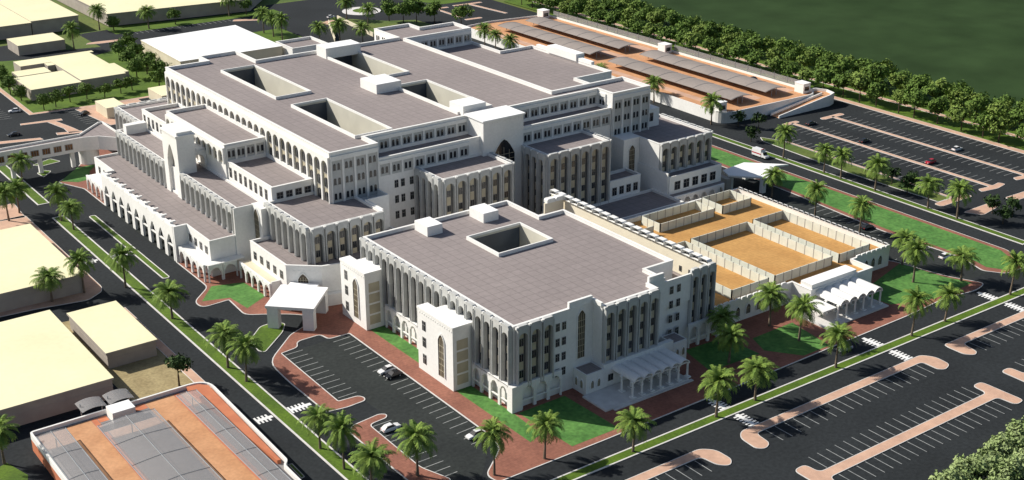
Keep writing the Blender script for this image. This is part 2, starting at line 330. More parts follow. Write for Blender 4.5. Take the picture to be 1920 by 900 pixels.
# north-west: lawns, small car park, service roads
sheet('lawn', [(-12.4, 281), (11.6, 278), (40, 279), (40, 352), (0.4, 366), (-14, 366)], 'verge', 0.012)
sheet('lawn', [(36, 281), (58, 300), (58, 362), (36, 352)], 'verge', 0.016)
island('pavement', [(-13.8, 279.6), (11.6, 276.6), (40, 276.4), (40, 278.2), (11.6, 278.4), (-12, 281.4), (-11.4, 325), (-0.4, 365), (-2, 366), (-13.2, 326)], 'pink', kw=0.12)
island('parking_island', [(-9.6, 249.4), (-5.4, 249), (-6.4, 256), (-8.6, 266.4), (-6.2, 266), (-6, 268.4), (-20, 270.6), (-20.4, 268.6), (-11.4, 267), (-9.2, 256)], 'pink', kw=0.12)
island('parking_island', [(-13.2, 252.4), (-5, 249.6), (-4.8, 247), (-13.6, 249.6)], 'pink', kw=0.12)
island('parking_island', [(-33, 254.2), (-19.4, 250), (-19, 247.4), (-33, 251)], 'pink', kw=0.12)
island('pavement', [(2, 277.4), (4.4, 257.8), (5.6, 250), (26, 250), (26, 277)], 'pink', kw=0.12)
bays((-20, 280), (-20, 312), 13, (-1, 0.1), 4.6); bays((-1, 257), (-1, 275), 8, (1, 0), 4.4)
sheet('lawn', [(58, 385), (140, 383), (140, 391), (58, 400)], 'verge', 0.014)
sheet('lawn', [(28, 370), (44, 366), (44, 400), (28, 402)], 'olive', 0.010)
island('parking_island', [(40, 373.6), (46, 371.6), (57, 371), (57, 374), (47, 376), (42, 376)], 'pink', kw=0.12, r=1.0)
island('parking_island', [(112, 378), (124, 372), (124, 376), (114, 381)], 'pink', kw=0.12, r=1.0)
bays((64, 384.6), (112, 383.4), 20, (0, -1), 4.5, wd=0.2)
# north: roundabout, islands, far car park
def circle(x, y, r, n=28): return [(x + r * math.cos(2 * math.pi * i / n), y + r * math.sin(2 * math.pi * i / n)) for i in range(n)]
island('roundabout', circle(173, 362, 9.5), 'kerb', kw=0.3)
sheet('lawn', circle(173.6, 362.6, 4.6), 'verge', 0.16)
sheet('verge', [(150, 300), (152, 352), (160, 350), (172, 336), (184, 330), (186, 305)], 'olive', 0.02)
sheet('verge', [(168, 400), (196, 384), (214, 352), (246, 350), (262, 440), (170, 520)], 'verge', 0.02)
sheet('verge', [(100, 305), (124, 305), (124, 352), (106, 352)], 'verge', 0.018)
island('pavement', [(142, 352), (152, 352.5), (152, 345), (146, 344)], 'pink', kw=0.12, r=1.0)
island('parking_island', [(196, 346.4), (212, 345.4), (212, 343.2), (205.6, 343.4), (205.2, 321), (203.6, 321), (204, 343.6), (196, 344.2)], 'pink', kw=0.12)
island('parking_island', [(216, 346.4), (232, 345.4), (232, 343.2), (225.6, 343.4), (228.2, 316), (226.6, 316), (223.6, 343.6), (216, 344.2)], 'pink', kw=0.12)
island('parking_island', [(203, 314.6), (212, 314), (212, 316.6), (203, 317)], 'pink', kw=0.12, r=0.8)
# west: sand lot, pavements round the flat roofed buildings
sheet('sandy_lot', [(-63.4, 100), (-63.2, 54), (-59.7, 47), (-48.6, 47), (-47.2, 52), (-47, 72), (-47, 99)], 'sand', 0.01)
island('pavement', [(-48.8, 50), (-46.6, 50), (-46.6, 99), (-48.8, 99)], 'pink', kw=0.12)
island('pavement', [(-46.8, 178), (-46.8, 114.5), (-47.8, 111.8), (-52.4, 108.6), (-64.9, 111.0), (-90, 113), (-90, 178)], 'pink', kw=0.15, r=1.5)
island('pavement', [(-47.2, 176), (-46.4, 190), (-60, 190), (-60, 178)], 'pink', kw=0.15)
sheet('verge', [(-99, 40), (-92, 43), (-90, 36), (-96, 20), (-104, 20)], 'verge', 0.012)
island('lawn', [(-47.8, 3.6), (-47.0, 3.8), (-46.8, 9.4), (-47.6, 9.6)], 'verge', kw=0.12)
# ------------------------------------------------------------------ building kit
RZ = {'S': 0.0, 'W': -math.pi / 2, 'E': math.pi / 2, 'N': math.pi}
DV = {'S': (1, 0), 'W': (0, -1), 'E': (0, 1), 'N': (-1, 0)}
def arch(x0, x1, zs, seg=8, rise=None, pointed=False):
    c = (x0 + x1) / 2; r = (x1 - x0) / 2; h = rise or r; o = []
    for i in range(seg + 1):
        t = math.pi * i / seg; x = c - r * math.cos(t); z = math.sin(t)
        if pointed: z = (1 - abs(math.cos(t)) ** 1.6)
        o.append((x, zs + h * z))
    return o                                     # left to right
def tall_bay(w, H, d=1.0, jw=0.52, st='stone', g=0.15):
    b = MB(); zs = H - 2.9
    p = [(g, 0), (g, H - 0.75), (g + .18, H - .5), (g + .18, H - 0.22), (g + .42, H), (w - g - .42, H), (w - g - .18, H - .22), (w - g - .18, H - .5), (w - g, H - .75), (w - g, 0), (w - jw, 0)]
    p += arch(jw, w - jw, zs, 8)[::-1] + [(jw, 0)]
    b.face_prism(p, -d, -0.10, 0)
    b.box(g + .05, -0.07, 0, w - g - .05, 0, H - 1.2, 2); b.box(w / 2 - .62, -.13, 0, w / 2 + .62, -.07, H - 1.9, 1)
    b.box(g, -0.09, H - 1.2, w - g, 0, H - 0.9, 0)
    for s in (g + 0.16, w - g - 0.16): b.tube([(s, -d, 0), (s, -d, H - 0.7)], [0.17, 0.17], 6, 0)
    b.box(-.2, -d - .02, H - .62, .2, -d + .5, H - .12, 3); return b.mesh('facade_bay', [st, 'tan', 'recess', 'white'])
def panel_bay(w, H, d=0.34, top=1.5, bot=0.0, jw=0.28, arched=False, st='white', panel='stone'):
    b = MB()
    if arched: hole = arch(jw + .25, w - jw - .25, H - top - (w - 2 * jw - .5) / 2 - .2, 8)
    else: hole = [(jw, H - top), (w - jw, H - top)]
    x0, x1 = hole[0][0], hole[-1][0]
    p = [(0, 0), (0, H), (w, H), (w, 0), (x1, 0)] + hole[::-1] + [(x0, 0)]
    b.face_prism(p, -d, -0.04, 0); b.box(0.02, -0.035, 0, w - .02, 0, H - .05, 1)
    if bot: b.box(x0, -d + .05, 0, x1, -0.04, bot, 0)
    return b.mesh('facade_bay', [st, panel])
def arcade_bay(w, H, leg=0.35, d=0.5, spring=None, bar=1.9, st='white', pointed=False, flare=0.0):
    b = MB(); zs = spring or H - 1.0 - (w / 2 - leg - .35)
    a = arch(leg + .3, w - leg - .3, zs, 10, pointed=pointed, rise=(w / 2 - leg - .3) * (1.35 if pointed else 1))
    p = [(-flare, 0), (0.02, zs * .6), (0.02, H), (w - .02, H), (w - .02, zs * .6), (w + flare, 0), (w - leg, 0), (w - leg, zs)] + a[::-1] + [(leg, zs), (leg, 0)]
    b.face_prism(p, -d, 0, 0)
    if bar: b.box(leg, -d + .12, bar, w - leg, -.12, bar + .28, 0)
    b.box(0.3, -d - .06, H - .55, w - .3, -d, H - .35, 0)
    return b.mesh('arcade_bay', [st])
def small_win(w=0.95, h=1.35):
    b = MB(); b.box(-w / 2 - .08, -.06, -.08, w / 2 + .08, 0, h + .08, 1); b.box(-w / 2, -.09, 0, w / 2, -.06, h, 0)
    b.box(-.03, -.11, 0, .03, -.09, h, 1); return b.mesh('window', ['glass', 'frame'])
def twin_win(pw=0.72, h=1.75, gap=0.55):
    b = MB()
    for s in (-1, 1):
        c = s * (gap / 2 + pw / 2); p = [(c - pw / 2, 0)] + arch(c - pw / 2, c + pw / 2, h - pw / 2, 6) + [(c + pw / 2, 0)]
        b.face_prism(p, -.10, -.02, 0); b.box(c - pw / 2 - .1, -.16, -.12, c + pw / 2 + .1, -.02, 0, 1)
    return b.mesh('window', ['glass', 'frame'])
def tall_win(w=1.3, h=2.6):
    b = MB(); b.box(-w / 2 - .12, -.07, -.1, w / 2 + .12, 0, h + .1, 1); b.box(-w / 2, -.10, 0, w / 2, -.07, h, 0)
    for x in (-.04,): b.box(x, -.13, 0, x + .08, -.10, h, 1)
    b.box(-w / 2, -.13, h * .62, w / 2, -.10, h * .62 + .08, 1); return b.mesh('window', ['glass', 'frame'])
def arch_glass(w, h):
    b = MB(); p = [(-w / 2, 0)] + arch(-w / 2, w / 2, h - w / 2, 8) + [(w / 2, 0)]
    b.face_prism(p, -.10, -.0, 0); b.box(-.04, -.15, 0, .04, -.10, h - .1, 1); b.box(-w / 2 - .15, -.2, -.14, w / 2 + .15, 0, 0, 1)
    return b.mesh('window', ['glass', 'frame'])
def arch_win(w, h, screen='bronze', pointed=True):
    b = MB(); p = [(-w / 2, 0)] + arch(-w / 2, w / 2, h - w * .62, 10, rise=w * .62, pointed=pointed) + [(w / 2, 0)]
    b.face_prism(p, -.08, .0, 0)
    q = [(-w / 2 - .22, 0)] + arch(-w / 2 - .22, w / 2 + .22, h - w * .62, 10, rise=w * .62 + .3, pointed=pointed) + [(w / 2 + .22, 0)]
    n = len(q)                                   # a moulded surround standing proud of the screen
    for i in range(n - 1):
        a, c = q[i], q[i + 1]; a2, c2 = p[i], p[i + 1]
        b.add([(a[0], -.22, a[1]), (c[0], -.22, c[1]), (c2[0], -.22, c2[1]), (a2[0], -.22, a2[1]), (a2[0], -.05, a2[1]), (c2[0], -.05, c2[1]), (a[0], 0, a[1]), (c[0], 0, c[1])],
              [(0, 1, 2, 3), (3, 2, 5, 4), (1, 0, 6, 7)], 1)
    for k in (-1, 0, 1): b.box(k * w / 4 - .05, -.13, 0, k * w / 4 + .05, -.08, h - w * .62 + w * .3 * (1 if k == 0 else .6), 2)
    z = 1.4
    while z < h - w * .6: b.box(-w / 2 + .05, -.12, z, w / 2 - .05, -.08, z + .1, 2); z += 1.5
    return b.mesh('arch_window', [screen, 'white', 'tan'])
W_S, W_T, W_L, W_SQ = small_win(1.05, 1.7), twin_win(), tall_win(), small_win(1.3, 1.5)
W_BIG = tall_win(2.1, 2.5); W_SM2 = twin_win(0.8, 1.5, 0.7)
def part(name, me, parent, x, y, z, face):
    o = woff(parent); return link(name, me, parent, (x - o[0], y - o[1], z - o[2]), RZ[face])
def facade(parent, x, y, z, face, n, w, me, win=None, rows=(), wy=-0.10, name='facade_bay', skip=()):
    if win is W_S: wy = -.14
    dx, dy = DV[face]
    for i in range(n):
        if i in skip: continue
        bay = part(name, me, parent, x + dx * i * w, y + dy * i * w, z, face)
        for r in rows: link('window', win, bay, (w / 2, wy, r))
def row(parent, x, y, z, face, n, sp, me, name='window'):
    dx, dy = DV[face]
    for i in range(n): part(name, me, parent, x + dx * i * sp, y + dy * i * sp, z, face)
def block(parent, poly, z0, zr, zp, t=0.5, holes=(), wall='white', roof='roof', name='wall', wz=4.0):
    poly = ccw(poly); pi = offset(poly, t)
    b = MB(); b.sides(poly, z0, zp); b.ring(poly, pi, zp); b.sides(pi, zr - .3, zp, flip=True)
    ep = offset(poly, -0.10); e2 = offset(poly, t + .06)     # coping
    b.sides(ep, zp, zp + .14); b.ring(ep, e2, zp + .14); b.sides(e2, zp, zp + .14, flip=True)
    b.ring(poly, ep, zp - .002)
    b.build(name, [wall], parent)
    MB().fill([pi] + [ccw(h) for h in holes], zr).build('roof', [roof], parent)
    for h in holes:
        h = ccw(h); ho = offset(h, -0.38); c = MB()
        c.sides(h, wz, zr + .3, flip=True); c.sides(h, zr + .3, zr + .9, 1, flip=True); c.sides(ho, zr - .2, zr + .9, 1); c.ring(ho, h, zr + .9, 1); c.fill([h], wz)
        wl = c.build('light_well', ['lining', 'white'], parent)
        xs = [p[0] for p in h]; ys = [p[1] for p in h]
        MB().box(min(xs) + .1, max(ys) - .08, wz + .2, max(xs) - .1, max(ys) - .01, zr - .2).build('shade_backing', ['wellshade'], wl)  # dark panel put in as the shade of the well's far wall
def boxpart(parent, name, m, *boxes):          # every box a part of its own
    for q in boxes: o = MB().box(*q).build(name, [m] if isinstance(m, str) else m, parent)
    return o

# ================================================================== front ward block
fb = thing('ward_block', 'four storey block with a square light well and two white stair towers', 'hospital building', (25, 30, 0))
FO = [(0.9, 1.0), (22.3, 1.0), (22.3, -2.0), (38.2, -2.0), (38.2, 1.0), (43, 1.0), (43, 7.6), (51.5, 7.6), (51.5, 48.5), (43.8, 48.5), (43.8, 62.4), (0.9, 62.4)]
block(fb, FO, 0, 18.7, 19.5, holes=[rect(21.6, 34.9, 37.0, 47.6)], wz=7)
block(fb, [(43, 1.6), (58.7, 1.6), (58.7, 62.4), (43.8, 62.4), (43.8, 48.5), (51.5, 48.5), (51.5, 7.6), (43, 7.6)], 0, 12.6, 13.0, t=.3)
boxpart(fb, 'parapet_wall', 'white', (43.05, 1.05, 12, 51.2, 1.55, 18.6), (15.6, .95, 19.4, 22.0, 1.6, 21.0), (38.2, .95, 19.4, 42.6, 1.6, 21.0), (22.0, -1.9, 19.4, 22.6, 1.6, 20.3))
t33 = tall_bay(3.18, 14.6)
facade(fb, 0.9, 62.2, 5.0, 'W', 19, 3.22, tall_bay(3.22, 14.7), W_S, (2.2, 6.0, 9.6))
facade(fb, 1.2, 1.0, 5.0, 'S', 3, 3.3, tall_bay(3.3, 14.7), W_S, (2.2, 6.0, 9.6))
facade(fb, 22.4, -2.0, 5.0, 'S', 5, 3.16, tall_bay(3.16, 14.7), W_S, (2.2, 6.0, 9.6))
facade(fb, 51.0, 1.6, 5.0, 'S', 3, 2.6, tall_bay(2.6, 14.7, jw=.45), W_S, (2.2, 6.0, 9.6))
for x in (12.6, 14.3, 45.2, 47.4): row(fb, x, 1.0, 8.0, 'S', 1, 1, tall_win(0.9, 1.7)); row(fb, x, 1.0, 11.6, 'S', 1, 1, tall_win(0.9, 1.7)); row(fb, x, 1.0, 15.2, 'S', 1, 1, tall_win(0.9, 1.7)); row(fb, x, 1.0, 4.4, 'S', 1, 1, tall_win(0.9, 1.7))
part('arch_window', arch_win(2.0, 11.4), fb, 19.0, 1.0, 7.0, 'S'); part('arch_window', arch_win(1.7, 11.4), fb, 40.4, 1.0, 7.0, 'S')
# east screen wall with merlons over the narrow court
boxpart(fb, 'screen_wall', 'screen', (58.25, 2.2, 12.8, 58.7, 62.2, 18.6))
mer = MB(); mer.face_prism([(0.1, 0), (0.1, .8), (.4, 1.1), (2.5, 1.1), (2.8, .8), (2.8, 0)], -.25, 1.25, 0); mer = mer.mesh('merlon', ['white'])
for i in range(20): part('merlon', mer, fb, 58.75, 2.4 + i * 3.0, 18.6, 'E')
row(fb, 58.25, 60, 13.6, 'W', 18, 3.2, small_win(.8, 1.3))
boxpart(fb, 'screen_wall', 'screen', (51.7, 56.5, 12.8, 57.9, 57.0, 18.6)); row(fb, 52.2, 56.5, 18.6, 'S', 2, 2.9, mer, 'merlon')
boxpart(fb, 'stair_head', ['white', 'roofwhite'], (14.6, 55.0, 18.7, 19.0, 60.8, 21.2, 0, 1)); boxpart(fb, 'stair_head', ['white', 'roofwhite'], (30.8, 54.4, 18.7, 35.4, 60.6, 21.2, 0, 1))
# ground arcades
a34 = arcade_bay(3.35, 6.2); a37 = arcade_bay(3.6, 6.2)
facade(fb, 0.2, 14.6, 0, 'W', 4, 3.35, a34, name='arcade_bay'); facade(fb, 0.2, 51.2, 0, 'W', 6, 3.6, a37, name='arcade_bay')
facade(fb, 2.4, 0.5, 0, 'S', 3, 3.6, a37, name='arcade_bay'); facade(fb, 50.6, 0.7, 0, 'S', 3, 3.2, arcade_bay(3.2, 6.2), name='arcade_bay')
boxpart(fb, 'corner_pier', 'white', (-.35, -0.35, 0, 2.35, 1.15, 6.2), (60.2, .2, 0, 61.6, 2.4, 6.2), (-.3, 1.2, 5.8, .88, 14.6, 6.05), (2.3, .06, 5.8, 13.2, .98, 6.05), (-.3, 29.6, 5.8, .88, 51.2, 6.05))
for (y0, y1, zt) in ((15.0, 29.0, 15.4), (52.2, 63.8, 14.9)):
    tw = MB(); P = [(-4.9, y0), (-1.4, y0), (-1.4, y0 + 1.6), (.9, y0 + 1.6), (.9, y1), (-4.9, y1)]
    P = [(-4.9, y0), (.86, y0), (.86, y1 - 3.4), (-2.2, y1 - 3.4), (-2.2, y1), (-4.9, y1)]
    tw.slab(P, 0, zt, 0, 1); q = offset(ccw(P), -.12); tw.sides(q, zt - .5, zt + .05, 0); tw.fill([q], zt + .05, 1)
    for i in range(int((y1 - y0) / .9)): tw.box(-4.98, y0 + .3 + i * .9, zt - 1.2, -4.88, y0 + .6 + i * .9, zt - .85)
    o = tw.build('stair_tower', ['white', 'roofwhite'], fb)
    part('arch_window', arch_win(2.3, 10.2), o, -4.9, y0 + 4.4, 1.9, 'W')
    for z in (2.2, 6.4, 10.4): part('window', tall_win(1.2, 2.2), o, -4.9, y1 - 2.6, z, 'W')
    b = MB()
    for z in (1.4, 4.2, 7.0, 9.8): b.box(-3.9, y0 - .06, z, -1.0, y0 + .02, z + 2.3)
    b.build('blind_panel', ['tan'], o)
# entrance porch in front of the ward block
boxpart(fb, 'porch_base', 'white', (17.0, -3.6, 0, 22.0, .95, 5.2), (42.4, -3.4, 0, 46.6, .95, 5.2), (22.05, -3.4, 0, 42.35, -2.15, 6.0))
MB().fill([rect(17.3, -3.3, 21.7, .6)], 5.204).build('roof', ['roof'], fb); MB().fill([rect(42.7, -3.1, 46.3, .6)], 5.204).build('roof', ['roof'], fb)
boxpart(fb, 'porch_base', 'kerb', (16.0, -11.4, 0.1, 40.0, -3.65, .55), (18, -12.2, .1, 40.6, -11.4, .35))
row(fb, 18.6, -3.6, 1.6, 'S', 2, 1.8, arch_win(.8, 1.9, 'glass')); row(fb, 17.0, -.4, 1.6, 'W', 2, 1.8, arch_win(.8, 1.9, 'glass')); row(fb, 24.0, -3.4, 1.8, 'S', 1, 1, W_SQ)
row(fb, 43.6, -3.4, 1.6, 'S', 2, 1.8, arch_win(.8, 1.9, 'glass'))
def vault_mesh(L, r, tk=0.16):
    b = MB(); n = 10; pts = [(-r * math.cos(math.pi * i / n), r * .8 * math.sin(math.pi * i / n)) for i in range(n + 1)]
    inn = [((r - tk) * -math.cos(math.pi * i / n), (r - tk) * .8 * math.sin(math.pi * i / n)) for i in range(n + 1)]
    b.face_prism(pts + inn[::-1], -L, 0, 0); return b.mesh('vault', ['white'])
def col_mesh(h):
    b = MB(); b.tube([(0, 0, .3), (0, 0, h)], [.26, .22], 8); b.box(-.55, -.75, 0, .55, .55, .3); b.box(-.36, -.36, h - .25, .36, .36, h); return b.mesh('column', ['white'])
vm = vault_mesh(7.6, 1.30); cm = col_mesh(3.75)
for i in range(6): part('vault', vm, fb, 25.6 + i * 2.66, -3.4, 4.3, 'S')
for i in range(7): part('column', cm, fb, 24.3 + i * 2.66, -10.4, .5, 'S'); part('column', cm, fb, 24.3 + i * 2.66, -6.8, .5, 'S')
boxpart(fb, 'porch_beam', 'white', (24.0, -10.7, 4.2, 40.6, -10.3, 4.45), (24.0, -7.0, 4.2, 40.6, -6.6, 4.45))

# ================================================================== main hospital
mh = thing('hospital_building', 'largest white block, its vast grey paved roof pierced by four dark light wells', 'hospital building', (62, 144, 0))
MO = [(7.5, 90), (22, 90), (22, 97), (102.5, 97), (102.5, 90), (117.3, 90), (117.3, 103), (89.8, 103), (89.8, 185.5), (117.3, 185.5), (117.3, 197), (103, 197), (103, 204.5), (88.5, 204.5), (88.5, 188.5), (35, 188.5), (35, 204), (21.8, 204), (21.8, 197), (7.5, 197)]
HO = [rect(20.8, 99.6, 31.8, 135.8), rect(20.8, 146.0, 31.8, 183.6), rect(55.4, 102, 66.6, 136), rect(56.2, 148, 67.4, 183.4)]
block(mh, MO, 0, 31.1, 32.0, holes=HO, t=.6, wz=12)
boxpart(mh, 'stair_head', ['white', 'roofwhite'], (47.4, 133.4, 31.1, 56.0, 143, 34, 0, 1), (55.6, 99.6, 31.1, 63.4, 106.6, 33.9, 0, 1), (55.6, 179.4, 31.1, 68.6, 186, 34.6, 0, 1))
pbm = panel_bay(3.6, 13.4, top=1.2)
facade(mh, 7.7, 90.0, 18.0, 'S', 4, 3.55, panel_bay(3.55, 13.0, top=1.2), W_T, (1.1, 5.2, 9.2), wy=-.04)
facade(mh, 102.8, 90.0, 10.0, 'S', 4, 3.6, panel_bay(3.6, 21.0, top=1.2), W_T, (1.1, 5.1, 9.1, 13.2, 17.2), wy=-.04)
facade(mh, 7.5, 196.8, 17.6, 'W', 27, 3.95, panel_bay(3.95, 13.2, top=1.0, arched=True, d=.5, jw=.14, panel='tan'), arch_glass(1.7, 2.7), (0.7, 4.6, 8.6), wy=-.05)
facade(mh, 22.4, 97.0, 27.1, 'S', 22, 3.63, panel_bay(3.63, 4.2, top=1.0), W_T, (.7,), wy=-.04, skip=(9, 10, 11, 12))
facade(mh, 92, 185.5, 27.1, 'S', 7, 3.6, panel_bay(3.6, 4.0, top=1.0), W_T, (.7,), wy=-.04)
facade(mh, 22.0, 92.2, 26.6, 'E', 1, 3.6, panel_bay(3.6, 4.6, top=1.0), W_T, (.7,), wy=-.04); facade(mh, 102.5, 96.6, 26.6, 'W', 1, 3.6, panel_bay(3.6, 4.6, top=1.0), W_T, (.7,), wy=-.04)
row(mh, 88.5, 202, 28.4, 'W', 2, 4, W_T)
# lower east roof
er = thing('hospital_wing', 'lower grey roofed wing behind the largest block, with a white plant box on its parapet', 'hospital wing', (105, 144, 0))
block(er, [(89.85, 103.05), (109, 103.05), (109, 111), (116.2, 111), (116.2, 124.5), (131.4, 124.5), (131.4, 168), (117.6, 168), (117.6, 185.4), (89.85, 185.4)], 0, 26.2, 27.0)
boxpart(er, 'plant_box', ['white', 'roofwhite'], (130.4, 142, 26.8, 134.0, 158, 29.2, 0, 1), (130.9, 134.5, 26.9, 132.2, 141.8, 28.1, 0, 1), (130.9, 158.2, 26.9, 132.2, 165, 28.1, 0, 1))
boxpart(er, 'stair_head', 'white', (117.4, 91.5, 0, 122.8, 101, 24.0), (117.4, 101.1, 0, 121, 106, 26.0))
row(er, 119.2, 91.5, 20.2, 'S', 1, 1, W_BIG)
# front terrace with the entrance pavilion
ft = thing('entrance_block', 'stepped terrace block with the white roofed entrance pavilion and its tall dark arch', 'hospital building', (62, 92, 0))
block(ft, [(22.05, 90.6), (102.45, 90.6), (102.45, 96.95), (22.05, 96.95)], 0, 26.7, 27.5, t=.4)
facade(ft, 22.3, 90.6, 22.4, 'S', 22, 3.63, panel_bay(3.63, 4.4, top=1.0), W_T, (.8,), wy=-.04, skip=(8, 9, 10, 11, 12))
pv = MB(); pv.box(55.0, 88.9, 0, 68.8, 97.4, 32.0, 0, 0); pv.box(54.6, 88.5, 32.0, 69.2, 97.8, 32.4, 1, 1)
for i in range(15): pv.box(55.3 + i * .9, 88.8, 31.0, 55.65 + i * .9, 88.92, 31.4)
pv.build('pavilion', ['white', 'roofwhite'], ft)
part('arch_window', arch_win(7.4, 23.9, 'glass'), ft, 61.9, 88.9, 2.0, 'S')
for x in (27.6, 29.6, 32.4, 34.4): row(ft, x, 90.6, 9.5, 'S', 1, 1, tall_win(1.0, 2)); row(ft, x, 90.6, 14, 'S', 1, 1, tall_win(1.0, 2)); row(ft, x, 90.6, 18.4, 'S', 1, 1, tall_win(1.0, 2))
for x in (98.5, 100.4): row(ft, x, 90.6, 11.5, 'S', 1, 1, tall_win(.9, 7))
# crenellated ward wings
def wing(label, x0, y0, x1, y1, zp, z0, s=None, wst=None, rows=(2.0, 5.6), e=None, grey='stone'):
    t = thing('hospital_wing', label, 'hospital wing', ((x0 + x1) / 2, (y0 + y1) / 2, 0))
    block(t, rect(x0, y0, x1, y1), 0, zp - .9, zp - .35, t=.45)
    H = zp - z0
    if s: ww = (x1 - x0) / s; facade(t, x0, y0, z0, 'S', s, ww, tall_bay(ww, H, st=grey), W_S, rows)
    if wst: ww = (y1 - y0) / wst; facade(t, x0, y1, z0, 'W', wst, ww, tall_bay(ww, H, st=grey), W_S, rows)
    if e: ww = (y1 - y0) / e; facade(t, x1, y0, z0, 'E', e, ww, tall_bay(ww, H, st=grey), W_S, rows)
    return t
wing('scalloped ward wing just left of the white roofed entrance pavilion and its dark arch', 34.2, 78.2, 56.8, 90.55, 23.0, 6.5, 6, 4, (2.6, 6.8, 11.0), 4)
wing('tall scalloped ward wing just right of the white roofed entrance pavilion', 69.0, 78.2, 91.4, 90.55, 23.0, 4.0, 6, 4, (1.4, 5.4, 9.4, 13.4), 4)
cw = wing('scalloped corner wing under the nearest corner of the largest block', -6.3, 75.9, 14.6, 99.5, 19.2, 9.7, 6, 7, (1.4, 5.0))
boxpart(cw, 'parapet_wall', 'white', (14.62, 76.3, 9.7, 15.0, 85, 19.4), (15.0, 84.6, 9.7, 21.6, 85, 19.4), (21.2, 85, 9.7, 21.6, 90.5, 19.4))
c2 = wing('corner wing with scalloped parapet at the far left end of the hospital, beside the footbridge', -5.0, 188.6, 16.0, 210, 18.3, 9.7, None, 6, (1.4, 4.6))
ww = 3.5
facade(c2, 16.0, 210, 9.7, 'N', 6, ww, tall_bay(ww, 8.6), W_S, (1.4,))
cr = wing('corner wing with scalloped parapet at the right end of the hospital, beside the east lawn', 108.8, 75.6, 129.4, 98.6, 19.2, 9.9, 6, None, (1.6, 5.2), 7)
boxpart(cr, 'gate_wall', 'white', (102.6, 84.4, 0, 108.75, 96, 19.0)); part('arch_window', arch_win(2.3, 10.5), cr, 105.8, 84.4, 6.4, 'S')
boxpart(cr, 'side_wall', 'white', (108.4, 71.0, 0, 108.78, 98, 11.0))
lo = MB(); lo.slab(rect(108.8, 70.6, 130, 75.55), 0, 9.2, 0, 1); lo.sides(rect(108.8, 70.6, 130, 75.55), 9.2, 10.0); lo.ring(rect(108.8, 70.6, 130, 75.55), rect(109.2, 71.0, 129.6, 75.2), 10); lo.sides(rect(109.2, 71.0, 129.6, 75.2), 9.2, 10, flip=True)
lo = lo.build('lower_wing', ['white', 'roof'], cr)
row(lo, 112.0, 70.6, 5.6, 'S', 5, 3.6, W_BIG)
facade(cr, 109, 68.8, 0, 'S', 6, 3.4, arcade_bay(3.4, 4.5, bar=0), name='arcade_bay'); boxpart(cr, 'arcade_roof', 'roof', (108.6, 68.82, 4.3, 130.0, 70.55, 4.46))
lb = thing('hospital_wing', 'low white block with four windows between the tall scalloped wing and right corner wing', 'hospital wing', (100, 82, 0))
block(lb, rect(91.8, 77.6, 103.6, 84.35), 0, 9.4, 10.1, t=.4); row(lb, 93.6, 77.6, 5.6, 'S', 4, 2.7, tall_win(1.5, 2.3))
lp = thing('hospital_podium', 'low dark roofed podium behind the walled courts, with an arcade of small dark arches', 'hospital wing', (88, 71, 0))
block(lp, rect(62, 63.8, 108.3, 77.5), 0, 3.9, 4.5, t=.4); facade(lp, 64, 63.75, 0, 'S', 13, 3.5, arcade_bay(3.5, 4.3, bar=0, d=.3), name='arcade_bay')
boxpart(lp, 'arcade_back', 'voidshade', (63.5, 63.76, .1, 109.8, 63.79, 3.4))  # dark sheet behind the arches, painted as the arcade's shade
# ================================================================== west wings
sb = thing('hospital_wing', 'grey roofed wing with eight tall windows, above the nearest scalloped corner wing', 'hospital wing', (1.5, 113, 0))
block(sb, rect(-4.7, 99.6, 7.45, 126.6), 0, 21.5, 22.4); row(sb, -4.7, 124.6, 18.3, 'W', 8, 3.1, tall_win(1.3, 2.7)); row(sb, -2.4, 99.6, 18.3, 'S', 4, 2.7, tall_win(1.7, 2.4))
sb2 = thing('hospital_wing', 'mid height grey roofed wing with five tall windows, behind the tall arched gate tower', 'hospital wing', (1.5, 180, 0))
block(sb2, rect(-4.7, 167.1, 7.45, 188.5), 0, 21.5, 22.4); row(sb2, -4.7, 186.6, 18.3, 'W', 6, 3.3, tall_win(1.3, 2.7))
ub = thing('hospital_wing', 'highest of the three stepped wings on the left flank, beside the arched gate tower', 'hospital wing', (1.5, 147, 0))
block(ub, rect(-5.1, 126.65, 7.45, 167.05), 0, 26.1, 27.0); facade(ub, -5.1, 166.8, 21.6, 'W', 11, 3.65, panel_bay(3.65, 4.6, arched=True, d=.6, top=.7, jw=.2, panel='tan'), tall_win(1.2, 1.8), (.5,), wy=-.05)
facade(ub, -4.7, 126.65, 22.5, 'S', 4, 2.9, panel_bay(2.9, 4.2, top=.9), W_T, (.9,), wy=-.04)
cwg = thing('hospital_wing', 'long narrow ward wing with grey scalloped facade interrupted by the arched gate tower', 'hospital wing', (-9, 145, 0))
block(cwg, rect(-13.0, 103.6, -5.15, 188.5), 0, 16.7, 17.2, t=.4)
tb_ = tall_bay(3.4, 7.9)
facade(cwg, -13.0, 187.6, 9.7, 'W', 11, 3.4, tb_, W_S, (1.6,)); facade(cwg, -13.0, 138.4, 9.7, 'W', 10, 3.4, tb_, W_S, (1.6,))
g1 = MB(); g1.box(-14.1, 103.2, 0, -8.8, 103.58, 17.7); g1.build('gable_wall', ['white'], cwg)
g2 = MB(); g2.box(-8.78, 98.0, 0, -5.2, 103.6, 17.9); g2.build('gate_wall', ['white'], cwg); part('arch_window', arch_win(3.0, 9), cwg, -8.78, 100.9, 8.2, 'W')
boxpart(cwg, 'stair_head', 'white', (-12, 183.4, 16.7, -5.4, 186, 19.6))
gt = thing('gate_tower', 'slender white tower with a tall pointed arch niche rising from the left wing', 'tower', (-11.8, 144, 0))
tw = MB(); H1 = 27.6
